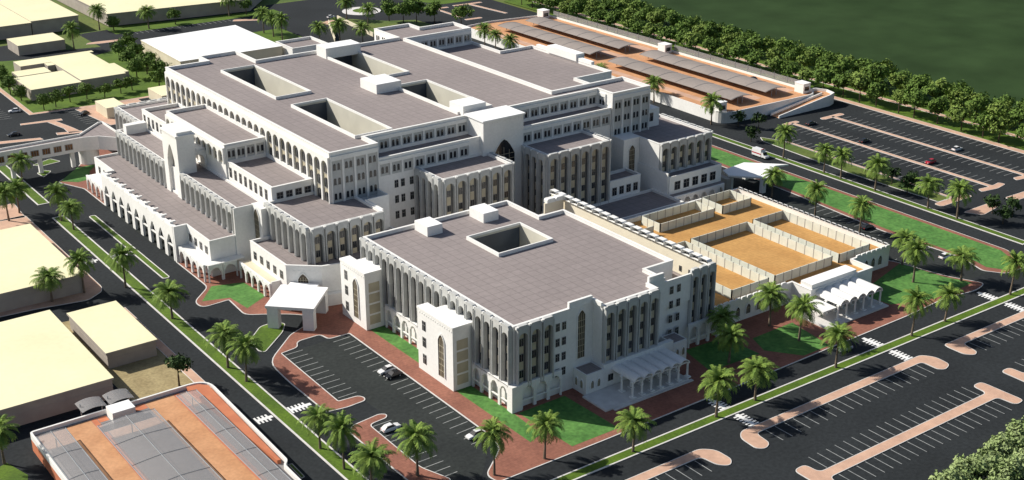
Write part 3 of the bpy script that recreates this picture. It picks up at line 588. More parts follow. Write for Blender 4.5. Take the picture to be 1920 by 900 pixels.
P = [(-5.3, 0), (-5.3, H1), (5.3, H1), (5.3, 0), (2.5, 0)] + arch(-2.5, 2.5, 20.0, 10, rise=4.6, pointed=True)[::-1] + [(-2.5, 0)]
tm = MB(); tm.face_prism(P, -1.6, 0, 0); tm.box(-5.3, 0.002, 0, 5.3, 3.6, H1); tm.box(-5.6, -1.9, H1, 5.6, 3.9, H1 + .5); tm.box(-5.0, -1.3, H1 + .5, 5.0, 3.3, H1 + 1.3)
part('tower_wall', tm.mesh('tower_wall', ['white']), gt, -12.3, 143.9, 0, 'W')
nb = MB(); nb.box(-2.45, -.12, .1, 2.45, -.01, 24.4, 0)
for k in (-1.2, 0, 1.2): nb.box(k - .09, -.3, .1, k + .09, -.12, 23, 1)
part('arch_screen', nb.mesh('arch_screen', ['taupe', 'frame']), gt, -12.3, 143.9, 0, 'W')
fl = thing('flying_bridge', 'small arched bridge linking the gate tower to the stepped wing', 'bridge', (-7.5, 141, 0))
ab = MB(); ab.face_prism([(0, 0), (0, 4.4), (5.0, 4.4), (5.0, 0), (4.4, 0)] + arch(.6, 4.4, 1.6, 8)[::-1] + [(.6, 0)], -.5, 0, 0)
ab = ab.mesh('arch_wall', ['white'])
for y in (139.8, 147.2): part('arch_wall', ab, fl, -10.2, y, 18.0, 'S')
boxpart(fl, 'deck', 'white', (-10.2, 139.8, 22.4, -5.2, 146.7, 22.9))
pd = thing('hospital_podium', 'long low podium with a row of tall white arches along the left road', 'hospital wing', (-18, 145, 0))
PP = [(-24.3, 118.4), (-21.3, 118.4), (-21.3, 103.6), (-13.06, 103.6), (-13.06, 188.4), (-21.3, 188.4), (-21.3, 172.6), (-24.3, 172.6)]
pw = MB(); pi = offset(PP, .45); pw.sides([(-20.6, 118.4), (-20.6, 103.6), (-13.06, 103.6), (-13.06, 188.4), (-20.6, 188.4)][::-1][::-1] and PP, 9.0, 10.2); pw.ring(PP, pi, 10.2); pw.sides(pi, 9.4, 10.2, flip=True)
core = [(-21.28, 103.62), (-13.1, 103.62), (-13.1, 188.38), (-21.28, 188.38)]; pw.sides(core, 0, 9.2); pw.build('wall', ['white'], pd)
MB().fill([pi], 9.6).build('roof', ['roof'], pd)
boxpart(pd, 'shade_backing', 'glass', (-21.4, 118.9, .1, -21.3, 172.0, 8.5))  # dark sheet put in to deepen the shade behind the arches
boxpart(pd, 'arcade_floor', 'asphalt2', (-25.3, 118.9, .1, -21.42, 172.0, .16))  # dark floor put in for the arcade's shade
boxpart(pd, 'arch_glazing', 'metal', *[(-24.0, 172 - 5.9 * i - 4.7, 4.2, -23.95, 172 - 5.9 * i - 1.2, 8.9) for i in range(9)])
boxpart(pd, 'soffit', 'white', (-24.2, 118.5, 8.6, -21.3, 172.5, 8.95))
facade(pd, -24.3, 172.0, 0, 'W', 9, 5.9, arcade_bay(5.9, 10.3, leg=1.0, d=.7, spring=5.0, bar=3.9, pointed=True, flare=0), name='arcade_bay')
boxpart(pd, 'end_wall', 'white', (-24.95, 118.1, 0, -21.3, 118.85, 10.3), (-24.95, 172.1, 0, -21.3, 172.7, 10.3))
ml = MB(); ml.face_prism([(0, 0), (0.1, .5), (1.9, .5), (2.0, 0)], -.35, .5, 0); ml.box(.6, .5, 0, 1.4, 1.5, .35); ml = ml.mesh('merlon', ['white'])
for i in range(9): part('merlon', ml, pd, -24.4, 170.0 - i * 5.9, 10.33, 'W')
row(pd, -21.3, 116.2, 6.0, 'W', 4, 3.4, tall_win(1.4, 2.0)); row(pd, -21.3, 184.4, 6.0, 'W', 3, 4.2, tall_win(1.4, 2.0))
ar = arcade_bay(4.0, 4.9, leg=.3, bar=0)
facade(pd, -23.9, 117.6, 0, 'W', 4, 4.05, ar, name='arcade_bay'); facade(pd, -23.9, 188.6, 0, 'W', 4, 3.9, ar, name='arcade_bay'); facade(pd, -23.6, 100.8, 0, 'S', 2, 4.1, ar, name='arcade_bay')
boxpart(pd, 'arcade_roof', 'white', (-23.9, 101.3, 4.4, -21.32, 118.0, 4.7), (-23.85, 172.8, 4.4, -21.32, 188.6, 4.7), (-21.3, 100.8, 4.4, -13.0, 103.58, 4.7))
ep = thing('hospital_podium', 'low podium with five square windows behind the white drive through canopy', 'hospital wing', (0, 84, 0))
EP = [(-12.8, 77.4), (-6.0, 71.6), (2.0, 69.6), (21.8, 69.6), (21.8, 97.4), (-12.8, 97.4)]
block(ep, EP, 0, 9.6, 10.3, t=.4)
row(ep, -12.8, 94.8, 6.0, 'W', 5, 3.7, tall_win(1.5, 2.0))
an = math.atan2(-5.8, 6.8)
for i in range(7): o = link('corbel', MB().box(-.15, -.12, 0, .15, .0, .5).mesh('corbel', ['white']), ep, (-12.2 + i * .95 - 0, 76.9 - i * .81 - 84, 8.6), an)
o = link('arch_window', arch_win(2.6, 3.2), ep, (-9.6, 74.65 - 84, 5.0), an)
facade(ep, -15.3, 98.6, 0, 'W', 5, 3.5, arcade_bay(3.5, 4.8, leg=.3, bar=0), name='arcade_bay'); boxpart(ep, 'arcade_roof', 'cream', (-15.3, 81.2, 4.3, -12.82, 98.6, 4.6))
boxpart(ep, 'arcade_end', 'white', (-15.3, 80.8, 0, -12.82, 81.15, 5.2))
link('porch_wall', MB().box(-.2, -1.6, 0, 8, -.02, 3.2).mesh('porch_wall', ['white']), ep, (-5.6, 71.4 - 84, 0), math.atan2(-1.8, 7.6))
# drive-through canopy
dc = thing('entrance_canopy', 'white flat drive through canopy on four thick pillars by the brick forecourt', 'canopy', (-16, 66, 0))
CP = [(-23.6, 67.6), (-15.2, 59.4), (-6.4, 68.4), (-11.2, 73.2), (-8.8, 75.4), (-12.8, 79.0), (-15.4, 76.4)]
CP = [(-23.6, 67.6), (-15.0, 59.2), (-6.2, 68.2), (-8.2, 70.2), (-7.0, 71.4), (-12.2, 76.6), (-13.4, 75.4), (-14.8, 76.6)]
dm = MB(); dm.slab(CP, 5.3, 6.0, 0, 1, bottom=True); dm.build('canopy_roof', ['white', 'roofwhite'], dc)
for px, py in ((-21.6, 67.2), (-15.4, 61.0), (-8.4, 68.0), (-14.6, 74.6)):
    c = MB(); c.slab([(px + a * 1.35 * .707 - b_ * 1.05 * .707, py - a * 1.35 * .707 - b_ * 1.05 * .707) for a, b_ in ((-1, 1), (-1, -1), (1, -1), (1, 1))][::-1], 0, 5.3); c.build('pillar', ['white'], dc)
# ================================================================== walled courts east of the ward block
yb = thing('courtyard_building', 'low building whose flat ochre roof is divided into walled open courts', 'building', (93, 32, 0))
Y0 = [(60.2, 3.6), (88.6, 3.6), (88.6, -2.6), (105.8, -2.6), (105.8, -2.2), (112.0, -2.2), (112.0, 4.4), (127.0, 4.4), (127.0, 60.4), (60.2, 60.4)]
block(yb, Y0, 0, 4.5, 5.7, t=.4, roof='ochre')
wm = {}
def court_wall(x0, y0, x1, y1, h=2.5, th=.22, z=4.5):
    b = MB(); L = math.hypot(x1 - x0, y1 - y0); n = max(1, round(L / 2.9)); dx, dy = (x1 - x0) / L, (y1 - y0) / L
    hx, hy = -dy * th / 2, dx * th / 2
    b.slab(ccw([(x0 + hx, y0 + hy), (x0 - hx, y0 - hy), (x1 - hx, y1 - hy), (x1 + hx, y1 + hy)]), z, z + h)
    for i in range(n + 1):
        px, py = x0 + dx * L * i / n, y0 + dy * L * i / n; b.box(px - .13, py - .13, z, px + .13, py + .13, z + h + .03, 1)
    b.build('court_wall', ['panel', 'frame'], yb)
for x0, y0, x1, y1 in ((86, 7, 86, 37.2), (86, 7, 107, 7), (107, 7, 107, 37.2), (86, 37.2, 107, 37.2), (109.6, 6.8, 109.6, 37.4), (109.6, 6.8, 121.4, 6.8), (121.4, 6.8, 121.4, 37.4), (109.6, 37.4, 121.4, 37.4),
                       (71, 7, 83.6, 7), (71, 7, 71, 37), (83.6, 7, 83.6, 37), (71, 37, 83.6, 37), (86.6, 50, 107, 50), (107, 50, 107, 57.6), (86.6, 50, 86.6, 57.6), (86.6, 57.6, 107, 57.6), (110.4, 50, 121.6, 50), (110.4, 50, 110.4, 58.4), (121.6, 50, 121.6, 58.4), (110.4, 58.4, 121.6, 58.4), (66, 50, 84, 50), (66, 50, 66, 58)):
    court_wall(x0, y0, x1, y1)
m2 = MB(); m2.face_prism([(0.1, 0), (0.1, .3), (.3, .5), (1.6, .5), (1.8, .3), (1.8, 0)], -.06, .36, 0); m2 = m2.mesh('merlon', ['white'])
for i in range(28): part('merlon', m2, yb, 127.0, 4.8 + i * 1.98, 5.84, 'E')
row(yb, 113.6, 4.4, 5.84, 'S', 7, 1.92, m2, 'merlon'); row(yb, 61, 3.6, 5.84, 'S', 13, 1.98, m2, 'merlon')
row(yb, 117.6, 4.4, 1.5, 'S', 3, 2.8, arch_win(1.5, 2.6, 'glass')); row(yb, 62.6, 3.6, 1.5, 'S', 7, 3.6, arch_win(1.5, 2.6, 'glass'))
boxpart(yb, 'porch_parapet', ['white', 'roofwhite'], (89, -2.4, 4.5, 105.4, 1.2, 7.0, 0, 1))
boxpart(yb, 'porch_base', 'kerb', (84, -12.4, .1, 106.6, -2.65, .45))
vm2 = vault_mesh(8.2, 1.52)
for i in range(5): part('vault', vm2, yb, 91.6 + i * 3.12, -2.65, 4.2, 'S')
for i in range(6): part('column', cm, yb, 90.04 + i * 3.12, -10.2, .42, 'S'); part('column', cm, yb, 90.04 + i * 3.12, -6.4, .42, 'S')
boxpart(yb, 'porch_beam', 'white', (89.8, -10.5, 4.1, 106.0, -10.0, 4.32)); boxpart(yb, 'porch_slab', 'white', (85.2, -9.8, 3.3, 89.9, -3.0, 3.55))
# east canopy
ec = thing('entrance_canopy', 'white angular canopy beside the east lawn, partly in the shadow of the right corner wing', 'canopy', (145, 70, 0))
em = MB(); em.slab([(134.4, 71.6), (142.2, 62.8), (152.4, 69.6), (157.0, 68.0), (147.0, 77.6), (136.4, 76.2)], 4.6, 5.1, 0, 1, bottom=True); em.build('canopy_roof', ['white', 'roofwhite'], ec)
for px, py in ((142, 64.4), (151, 70), (136, 72.4), (146.4, 76)): boxpart(ec, 'pillar', 'white', (px - .7, py - .7, 0, px + .7, py + .7, 4.6))
boxpart(ec, 'back_wall', 'taupe', (132.6, 70.6, 0, 134.6, 76, 4.4))
# ================================================================== footbridge at the north-west
sk = thing('footbridge', 'enclosed white footbridge with amber windows crossing the left road on pillars', 'footbridge', (-30, 213, 0))
SK = [(-75, 211.4), (-17.2, 211.4), (-12.4, 209.8), (-6.4, 203), (-5.4, 204), (-5.4, 225), (-7, 225), (-16.6, 215.6), (-75, 215.6)]
sm_ = MB(); pi = offset(SK, .35); sm_.sides(SK, 5.2, 9.7); sm_.ring(SK, pi, 9.7); sm_.sides(pi, 9.0, 9.7, flip=True); sm_.fill([SK], 5.2); sm_.build('wall', ['white'], sk)
MB().fill([pi], 9.1).build('roof', ['roof'], sk)
aw = MB(); aw.box(-1.1, -.10, 0, 1.1, -.02, 1.7, 0); aw.box(-1.3, -.06, -.15, 1.3, 0, 1.9, 1)
for k in (-.37, .37): aw.box(k - .05, -.16, 0, k + .05, -.1, 1.7, 1)
aw = aw.mesh('window', ['amber', 'frame']); row(sk, -72, 211.4, 6.4, 'S', 15, 3.6, aw)
boxpart(sk, 'corbel', 'voidshade', (-5.35, 203.5, 0, -5.1, 224, 5.2))  # no corbel: dark sheet painted as the shade below the bridge
for px in (-60, -45, -39.4, -30.8, -20.4): 
    c = MB(); c.box(px - .6, 212.3, 0, px + .6, 213.6, 5.2); c.build('pillar', ['white'], sk)
c = MB(); c.slab(circle(-14.5, 214.5, 3.2, 18), 0, 5.2); c.build('stair_drum', ['white'], sk)
# ================================================================== flat roofed buildings round about
def flat(label, poly, h, sidem='taupe', over=.35, band=True, name='flat_building', roofm='creamroof'):
    xs = [p[0] for p in poly]; ys = [p[1] for p in poly]
    t = thing(name, label, 'building', (sum(xs) / len(xs), sum(ys) / len(ys), 0))
    MB().slab(ccw(poly), 0, h - .5, 0, 0).build('wall', [sidem], t)
    q = offset(ccw(poly), -over); r = MB(); r.slab(q, h - .5, h, 0, 1, bottom=True); r.build('roof', [sidem, roofm], t)
    if band:
        q2 = offset(ccw(poly), -.06); b = MB(); b.sides(q2, h * .55, h * .6); b.ring(q2, ccw(poly), h * .6); b.build('string_course', ['taupe'], t)
    return t
flat('largest cream flat roof at lower left, behind the shaded car park deck', rect(-112, 56.0, -65.4, 97.5), 5.0)
flat('smaller cream flat roof on the sandy lot beside the left road', rect(-61.6, 69.6, -50.2, 95.0), 4.2)
flat('cream flat roof behind two dark palms at the left edge', rect(-110, 114.0, -51.6, 156.4), 5.2)
flat('long cream flat roof across the top left corner, its left part', rect(-60, 405, 26.5, 720), 6.0)
flat('long cream flat roof at the top left, the middle part beside a palm', rect(27.2, 406, 48.5, 720), 6.4, band=False)
flat('long cream flat roof along the top edge, behind the parking row', [(61, 402.5), (129, 394.5), (150, 420), (150, 720), (61, 720)], 6.0)
flat('small cream box building near the top left corner', rect(10.2, 370.6, 30.2, 386.5), 4.4, over=.05, band=False)
hb = thing('flat_building', 'cream building with slots cut in its stepped roof, ringed by round trees', 'building', (12, 320, 0))
for q, z in ((rect(-7, 298.2, 12.4, 319.6), 4.2), (rect(13.0, 300.6, 31.0, 343.2), 4.3), (rect(.6, 335.8, 13.0, 345.4), 4.2), (rect(-4.4, 322.2, 8.6, 331.0), 3.8), (rect(10, 331, 13, 335.7), 4.1), (rect(13.02, 343.25, 33.2, 346), 4.0), (rect(31.02, 304, 33.4, 320), 4.0), (rect(-8.4, 308, -7.02, 319), 2.4)):
    b = MB(); b.slab(q, 0, z, 0, 1); b.build('roof_block', ['taupe', 'creamroof'], hb)
flat('tiny cream hut nearest the footbridge', rect(7.6, 258.4, 14.6, 270.2), 4.0, sidem='cream', over=.05, band=False, name='hut')
flat('tiny cream hut half hidden behind the left corner of the largest', rect(30, 262, 38.5, 275.6), 4.0, sidem='cream', over=.05, band=False, name='hut')
wr = flat('hall with a broad bright white roof behind the largest block', [(50.2, 291.5), (94.4, 291.0), (95.2, 337.6), (51.2, 335.2)], 8.0, sidem='cream', over=.2, band=False, name='hall', roofm='roofwhite')
an_ = thing('annexe', 'small grey walled annexe at the right end of the white roofed hall', 'building', (104, 290, 0))
block(an_, rect(95.6, 284, 112, 299), 0, 7.0, 8.0)
# ================================================================== parking decks and their shade roofs
pk = thing('parking_deck', 'raised orange paved parking deck with white walls behind the hospital', 'parking deck', (206, 205, 0))
DP = rounded([(182, 124), (186, 121.6), (226.5, 120.6), (230.6, 123), (230.6, 288), (200, 292), (185, 290)], [2, 2, 2, 2, 2, 2, 2], 3)
b = MB(); pi = offset(ccw(DP), .35); b.sides(ccw(DP), 0, 4.2); b.ring(ccw(DP), pi, 4.2); b.sides(pi, 3.2, 4.2, flip=True); b.build('wall', ['white'], pk)
MB().fill([pi], 3.4).build('deck', ['orange'], pk)
for x, wd in ((188.0, 3.4), (204.4, 5.4), (222.2, 5.0)): MB().fill([rect(x, 130, x + wd, 284)], 3.404).build('pink_lane', ['pink'], pk)
for x, y in ((228.2, 127), (227.6, 203), (226.8, 286), (184.8, 127.4)):
    b = MB(); b.box(x - 1.9, y - 2.2, 3.4, x + 1.9, y + 2.2, 6.9, 0, 1); b.box(x - 2.0, y - 2.3, 6.9, x + 2.0, y + 2.3, 7.15, 1); b.box(x - 1.2, y - 2.26, 4.3, x + 1.2, y - 2.18, 5.9, 2); b.build('stair_head', ['white', 'roofwhite', 'glass'], pk)
fn = thing('fence', 'long pale mesh fence along the far edge of the raised parking deck', 'fence', (231, 205, 0))
b = MB(); b.box(230.75, 129.6, 4.2, 230.85, 200.6, 6.6); b.build('mesh_panel', ['mesh'], fn); b = MB(); b.box(230.75, 205.4, 4.2, 230.85, 283.4, 6.6); b.build('mesh_panel', ['mesh'], fn)
po = MB().tube([(0, 0, 0), (0, 0, 2.8)], [.12, .12], 6).mesh('post', ['metal'])
for i in range(22): link('post', po, fn, (-.2, -75 + i * 7.0 + (2.4 if i > 10 else 0), 4.2))
rp = thing('ramp', 'white walled ramp curving up to the near end of the raised parking deck', 'ramp', (216, 117, 0))
for (ya, yb_) in ((115.6, 116.0), (119.6, 120.0)):
    b = MB()
    for k in range(1):
        x0, x1 = 204, 231; z0, z1 = .1, 3.4
        b.add([(x0, ya, 0), (x1, ya, 0), (x1, ya, z1 + .9), (x0, ya, z0 + .9), (x0, yb_, 0), (x1, yb_, 0), (x1, yb_, z1 + .9), (x0, yb_, z0 + .9)], [(0, 1, 2, 3), (7, 6, 5, 4), (3, 2, 6, 7), (0, 3, 7, 4), (1, 5, 6, 2)])
    b.build('wall', ['white'], rp)
b = MB(); b.add([(204, 116.0, .1), (231, 116.0, 3.4), (231, 119.6, 3.4), (204, 119.6, .1)], [(0, 1, 2, 3)]); b.fill([[(231, 116), (234.5, 117.5), (235.5, 121.5), (233.6, 125), (230.65, 125.6), (230.65, 120), (231, 119.6)]], 3.4); b.build('ramp_deck', ['orange'], rp)
b = MB(); q = [(231, 115.6), (234.8, 117.0), (236, 121.5), (234, 125.6), (230.65, 126.2)]; q2 = [(231, 116.0), (234.4, 117.4), (235.5, 121.5), (233.7, 125.2), (230.65, 125.7)]
b.slab(ccw(q + q2[::-1]), 0, 4.3); b.build('wall', ['white'], rp)
def barrel(wd, L, z, rise, th=.10):
    b = MB(); n = 8; pts = [(-wd / 2 + wd * i / n, z + rise * (1 - (2 * i / n - 1) ** 2)) for i in range(n + 1)]
    b.face_prism(pts + [(p[0], p[1] - th) for p in pts[::-1]], -L / 2, L / 2, 0); return b.mesh('shade_roof', ['shade'])
def ribs(wd, L, z, rise):
    b = MB(); n = 8
    pts = [(-wd / 2 + wd * i / n, 0, z + .05 + rise * (1 - (2 * i / n - 1) ** 2)) for i in range(n + 1)]
    b.tube(pts, [.05] * 9, 5); return b.mesh('rib', ['metal'])
for label, x, y0, y1 in (('near end shade roof of the row beside the hospital, on the raised deck', 198.2, 129, 199), ('near end shade roof of the row beside the fence, on the raised deck', 216.0, 129, 200),
                         ('far end shade roof of the row beside the hospital, on the raised deck', 199.5, 211.5, 277), ('far end shade roof of the row beside the fence, on the raised deck', 215.6, 212, 278)):
    t = thing('shade_canopy', label, 'shade canopy', (x, (y0 + y1) / 2, 3.4), group='shade roofs on the raised deck')
    L = y1 - y0; link('shade_roof', barrel(10.8, L, 2.3, .75), t); rb = ribs(10.8, L, 2.3, .75)
    pm = MB().tube([(0, 0, 0), (0, 0, 3.0)], [.16, .14], 6).mesh('post', ['metal'])
    for i in range(8): link('rib', rb, t, (0, -L / 2 + .3 + i * (L - .6) / 7, 0)); link('post', pm, t, (-1.2, -L / 2 + 1 + i * (L - 2) / 7, 0)); link('post', pm, t, (1.2, -L / 2 + 1 + i * (L - 2) / 7, 0))
# near left deck
pl = thing('parking_deck', 'orange paved parking deck with a curved white parapet at the lower left corner', 'parking deck', (-68, 10, 0))
QP = rounded([(-86.4, 45.4), (-86.6, -40), (-51.4, -40), (-50.6, 4.2), (-49.4, 5.6), (-48.3, 45.6)], [1, 0, 0, .5, .8, 4.5], 6)
QP = ccw(QP); b = MB(); pi = offset(QP, .45); b.sides(QP, 2.6, 3.9); b.ring(QP, pi, 3.9); b.sides(pi, 2.8, 3.9, flip=True); b.build('parapet', ['white'], pl); MB().sides(offset(QP, .02), 0, 2.6).build('wall', ['red'], pl)
MB().fill([pi], 3.0).build('deck', ['concrete'], pl)
for q in (rect(-86, 37.5, -79.7, 44.8), rect(-73, 34.4, -63, 37.8), rect(-55, 37, -52.4, 44.4)): MB().fill([q], 3.004).build('pink_lane', ['pink'], pl)
for x0, x1, y1, m_ in ((-79.6, -74.4, 44.4, 'orange'), (-62.8, -56.6, 44.6, 'orange'), (-74.36, -73.2, 44.3, 'red'), (-56.56, -55.2, 44.6, 'red')):
    MB().fill([rect(x0, -38, x1, y1)], 3.006).build('lane', [m_], pl)
MB().slab(ccw([(-53.4, 44.6), (-50.8, 44.2), (-49.3, 42.6), (-50.5, 6.4), (-51.2, 6.6)]), 3.0, 3.86).build('raised_kerb', ['red'], pl)
for q in (rect(-73.1, 42.2, -71.2, 44.4), rect(-66.1, 42.2, -62.9, 44.6)): MB().fill([q], 3.014).build('lane', ['red'], pl)
boxpart(pl, 'stair_head', ['white', 'roofwhite'], (-71.0, 40.4, 3.0, -66.2, 44.2, 5.2, 0, 1)); boxpart(pl, 'dark_strip', 'glass', (-74.0, 38.0, 3.02, -63.4, 40.3, 3.06))  # the strip is a flat dark sheet laid on the deck
def gable(x0, x1, y0, y1, z, zr, label):
    t = thing('shade_canopy', label, 'shade canopy', ((x0 + x1) / 2, (y0 + y1) / 2, 3.0), group='shade roofs on the near left deck'); w2 = (x1 - x0) / 2; L2 = (y1 - y0) / 2
    b = MB(); n = 8
    pts = [(-w2 + 2 * w2 * i / n, z + (zr - z) * (1 - abs(2 * i / n - 1) ** 1.5)) for i in range(n + 1)]
    b.face_prism(pts + [(p[0], p[1] - .05) for p in pts[::-1]], -L2, L2); link('shade_roof', b.mesh('shade_roof', ['mesh']), t)
    rm = MB(); rm.tube([(p[0], 0, p[1] + .05) for p in pts], [.045] * 9, 5); rm = rm.mesh('rib', ['metal'])
    k = int((y1 - y0) / 9)
    for i in range(k + 1): link('rib', rm, t, (0, -L2 + .1 + i * (2 * L2 - .2) / k, 0))
    link('ridge_beam', MB().tube([(0, -L2, zr + .03), (0, L2, zr + .03)], [.09, .09], 5).mesh('ridge_beam', ['metal']), t)
    for e in (-w2, w2): link('eaves_beam', MB().tube([(e, -L2, z), (e, L2, z)], [.10, .10], 5).mesh('eaves_beam', ['metal']), t)
    pm = MB().tube([(0, 0, 0), (0, 0, z + .1)], [.12, .10], 6).mesh('post', ['metal'])
    for i in range(4): link('post', pm, t, (0, -L2 + 3 + i * (2 * L2 - 6) / 3, 0))
gable(-86.4, -80.6, -36, 40.4, 2.2, 2.45, 'translucent grey shade roof along the left edge of the near deck')
gable(-75.2, -63.4, -36, 37.4, 2.2, 2.6, 'widest translucent grey shade roof in the middle of the near deck')
gable(-57.4, -53.0, -36, 40.2, 2.0, 2.2, 'translucent grey shade roof beside the curved parapet of the near deck')
t = thing('entrance_gate', 'pair of small arched translucent roofs over the near deck parapet', 'canopy', (-69.6, 47.5, 0))
b = MB(); n = 8; pts = [(-2.6 + 5.2 * i / n, 4.4 + .5 * (1 - (2 * i / n - 1) ** 2)) for i in range(n + 1)]
b.face_prism(pts + [(p[0], p[1] - .06) for p in pts[::-1]], -2.4, 2.4); bm_ = b.mesh('arched_roof', ['mesh'])
pm = MB().tube([(0, 0, 0), (0, 0, 5.2)], [.12, .10], 6).mesh('post', ['metal'])
for dx in (-3.2, 2.6): link('arched_roof', bm_, t, (dx, .6, 0)); link('post', pm, t, (dx - 2.2, .6, 0)); link('post', pm, t, (dx + 2.2, .6, 0))

rr_ = thing('ramp', 'sunken service ramp between two low pale walls behind the hall, below the roundabout', 'ramp', (145, 332, 0))
for p0, p1 in (((154.6, 353), (150.2, 312)), ((146.6, 347), (131.2, 313))):
    dx, dy = p1[0] - p0[0], p1[1] - p0[1]; L = math.hypot(dx, dy); nx, ny = -dy / L * .2, dx / L * .2
    MB().slab(ccw([(p0[0] + nx, p0[1] + ny), (p0[0] - nx, p0[1] - ny), (p1[0] - nx, p1[1] - ny), (p1[0] + nx, p1[1] + ny)]), 0, 1.9).build('wall', ['cream'], rr_)
MB().fill([ccw([(146.8, 347), (154.4, 352), (150.0, 313), (131.4, 313)])], .03).build('ramp_floor', ['asphalt2'], rr_)

# ================================================================== palms
def palm_crown(seed, nf=46, ln=4.15):
    rnd = random.Random(seed); b = MB(); ga = 2.39996
    for i in range(nf):
        u = i / nf; az = i * ga + rnd.uniform(-.25, .25); el = R(78 - 108 * u + rnd.uniform(-9, 9)); L = ln * rnd.uniform(.85, 1.1) * (0.72 + 0.4 * min(1, u * 2.2))
        d = Vector((math.cos(az), math.sin(az), 0)); s = Vector((-d.y, d.x, 0)); p = Vector((0, 0, .25 * (1 - u))); seg = 8; pts = []; a = el
        for k in range(seg + 1):
            pts.append((p.copy(), a)); st = L / seg; p = p + (d * math.cos(a) + Vector((0, 0, 1)) * math.sin(a)) * st; a -= R(9 + 5 * u) * (0.5 + k / seg)
        for k in range(seg):
            (p0, a0), (p1, a1) = pts[k], pts[k + 1]; t0, t1 = k / seg, (k + 1) / seg
            w0 = .72 * math.sin(math.pi * min(.97, .12 + t0 * .82)) ** .7; dn = Vector((0, 0, -1))
            for sg in (-1, 1):
                for h in (0, .5):
                    q0 = p0.lerp(p1, h); q1 = p0.lerp(p1, h + .42); tip = q1 + s * sg * w0 + (p1 - p0) * .55 + dn * w0 * (.35 + .3 * rnd.random())
                    b.add([q0, q1, tip + (p1 - p0) * .12, tip - (p1 - p0) * .12], [(0, 1, 2, 3)])
        b.tube([pts[0][0], pts[3][0], pts[-1][0]], [.06, .04, .015], 3, cap=False)
    return b.mesh('crown', ['palm'])
def palm_trunk(seed, h):
    rnd = random.Random(seed); b = MB(); lx, ly = rnd.uniform(-.35, .35), rnd.uniform(-.35, .35); n = 7
    pts = [(lx * (i / n) ** 2, ly * (i / n) ** 2, h * i / n) for i in range(n + 1)]
    rd = [.34 - .12 * min(1, i / 2.5) + (.05 if i == n else 0) for i in range(n + 1)]
    b.tube(pts, rd, 8); b.tube([(pts[-1][0], pts[-1][1], h - .9), (pts[-1][0], pts[-1][1], h + .3)], [.24, .42], 8)
    return b.mesh('trunk', ['bark']), (lx, ly, h + .1)
PALM = []
for i in range(5):
    tr, top = palm_trunk(40 + i, 7.6 + .35 * (i % 3)); PALM.append((tr, palm_crown(60 + i), top))
pi_ = [0]
def palm(x, y, label, group, s=1.0, z=.12):
    k = pi_[0] = pi_[0] + 1; tr, cr, top = PALM[k % 5]
    t = thing('palm_tree', label, 'palm tree', (x, y, z), rz=k * 2.1, group=group); q = s * (1 + .09 * math.sin(k * 5.3)); t.scale = (q, q, s * (1 + .11 * math.sin(k * 3.7))); t.rotation_euler[0] = R(2.2) * math.sin(k * 2.9); t.rotation_euler[1] = R(2.2) * math.cos(k * 4.1)
    link('trunk', tr, t); link('crown', cr, t, top)
G1, G2, G3, G4, G5 = 'palms along the front road', 'palms along the left road', 'palms on the east side', 'palms beside the parking decks', 'palms in the far distance'
for x, y, l in ((-5.6, -18.4, 'palm on the brick corner below the long lawn, right of its pair'), (-17.1, -17.4, 'palm on the brick corner beside the near car park, left of its pair'), (10.3, -26.7, 'palm on the front median below the vaulted porch of the ward block'),
                (33.5, -26.5, 'palm on the front median at the crosswalk near the ward block porch'), (45.3, -26.3, 'palm on the front median just right of the nearest crosswalk'), (70.9, -26.4, 'palm on the front median beside the car waiting near the middle crosswalk'),
                (97.8, -26.2, 'palm on the front median right of the middle crosswalk'), (110.8, -25.9, 'palm on the front median left of the far right crosswalk'), (137.1, -25.9, 'palm on the front median at the right edge, beyond the last crosswalk'),
                (53, -10.6, 'palm on the dark lawn right of the ward block porch'), (74.6, -2.6, 'palm beside the courtyard wall, nearest the vaulted court porch'), (74.3, -12.3, 'palm on the bright lawn in front of the courtyard building'),
                (58.0, -2.4, 'palm against the right corner arcade of the ward block')): palm(x, y, l, G1)
for x, y, l in ((-39.5, 1.7, 'second nearest palm on the left median, at the lower crosswalk'), (-39.6, 11.2, 'palm on the left median just above the lower crosswalk'), (-39.2, 45.9, 'right hand palm of the pair on the left median by the canopy lawn'),
                (-39.7, 54.3, 'left hand palm of the pair on the left median by the canopy lawn'), (-39.7, 86, 'palm on the left median beside the arcaded lawn'), (-42.0, 110.7, 'palm on the left median near the upper crosswalk'),
                (-39.2, 158, 'pale palm on the left median opposite the tall arches'), (-39.8, 167, 'palm on the left median next to the junction gap'), (-39.6, 203.6, 'palm on the left median in front of the footbridge'),
                (-39.3, -8.4, 'nearest palm on the left median, at the bottom edge'), (-29.2, -8.8, 'palm on the brick strip at the bottom edge of the near car park'),
                (-60.1, 113.0, 'left dark palm before the cream roofed building'), (-51.7, 113.6, 'right dark palm before the cream roofed building, by the pavement corner'), (-92.5, 42.9, 'pale palm at the left edge beside the near deck'),
                (-47.6, 180.5, 'palm beside the pavement at the left edge below the footbridge'), (-52, 176, 'leftmost palm at the frame edge by the pavement end')): palm(x, y, l, G2, 1.0)
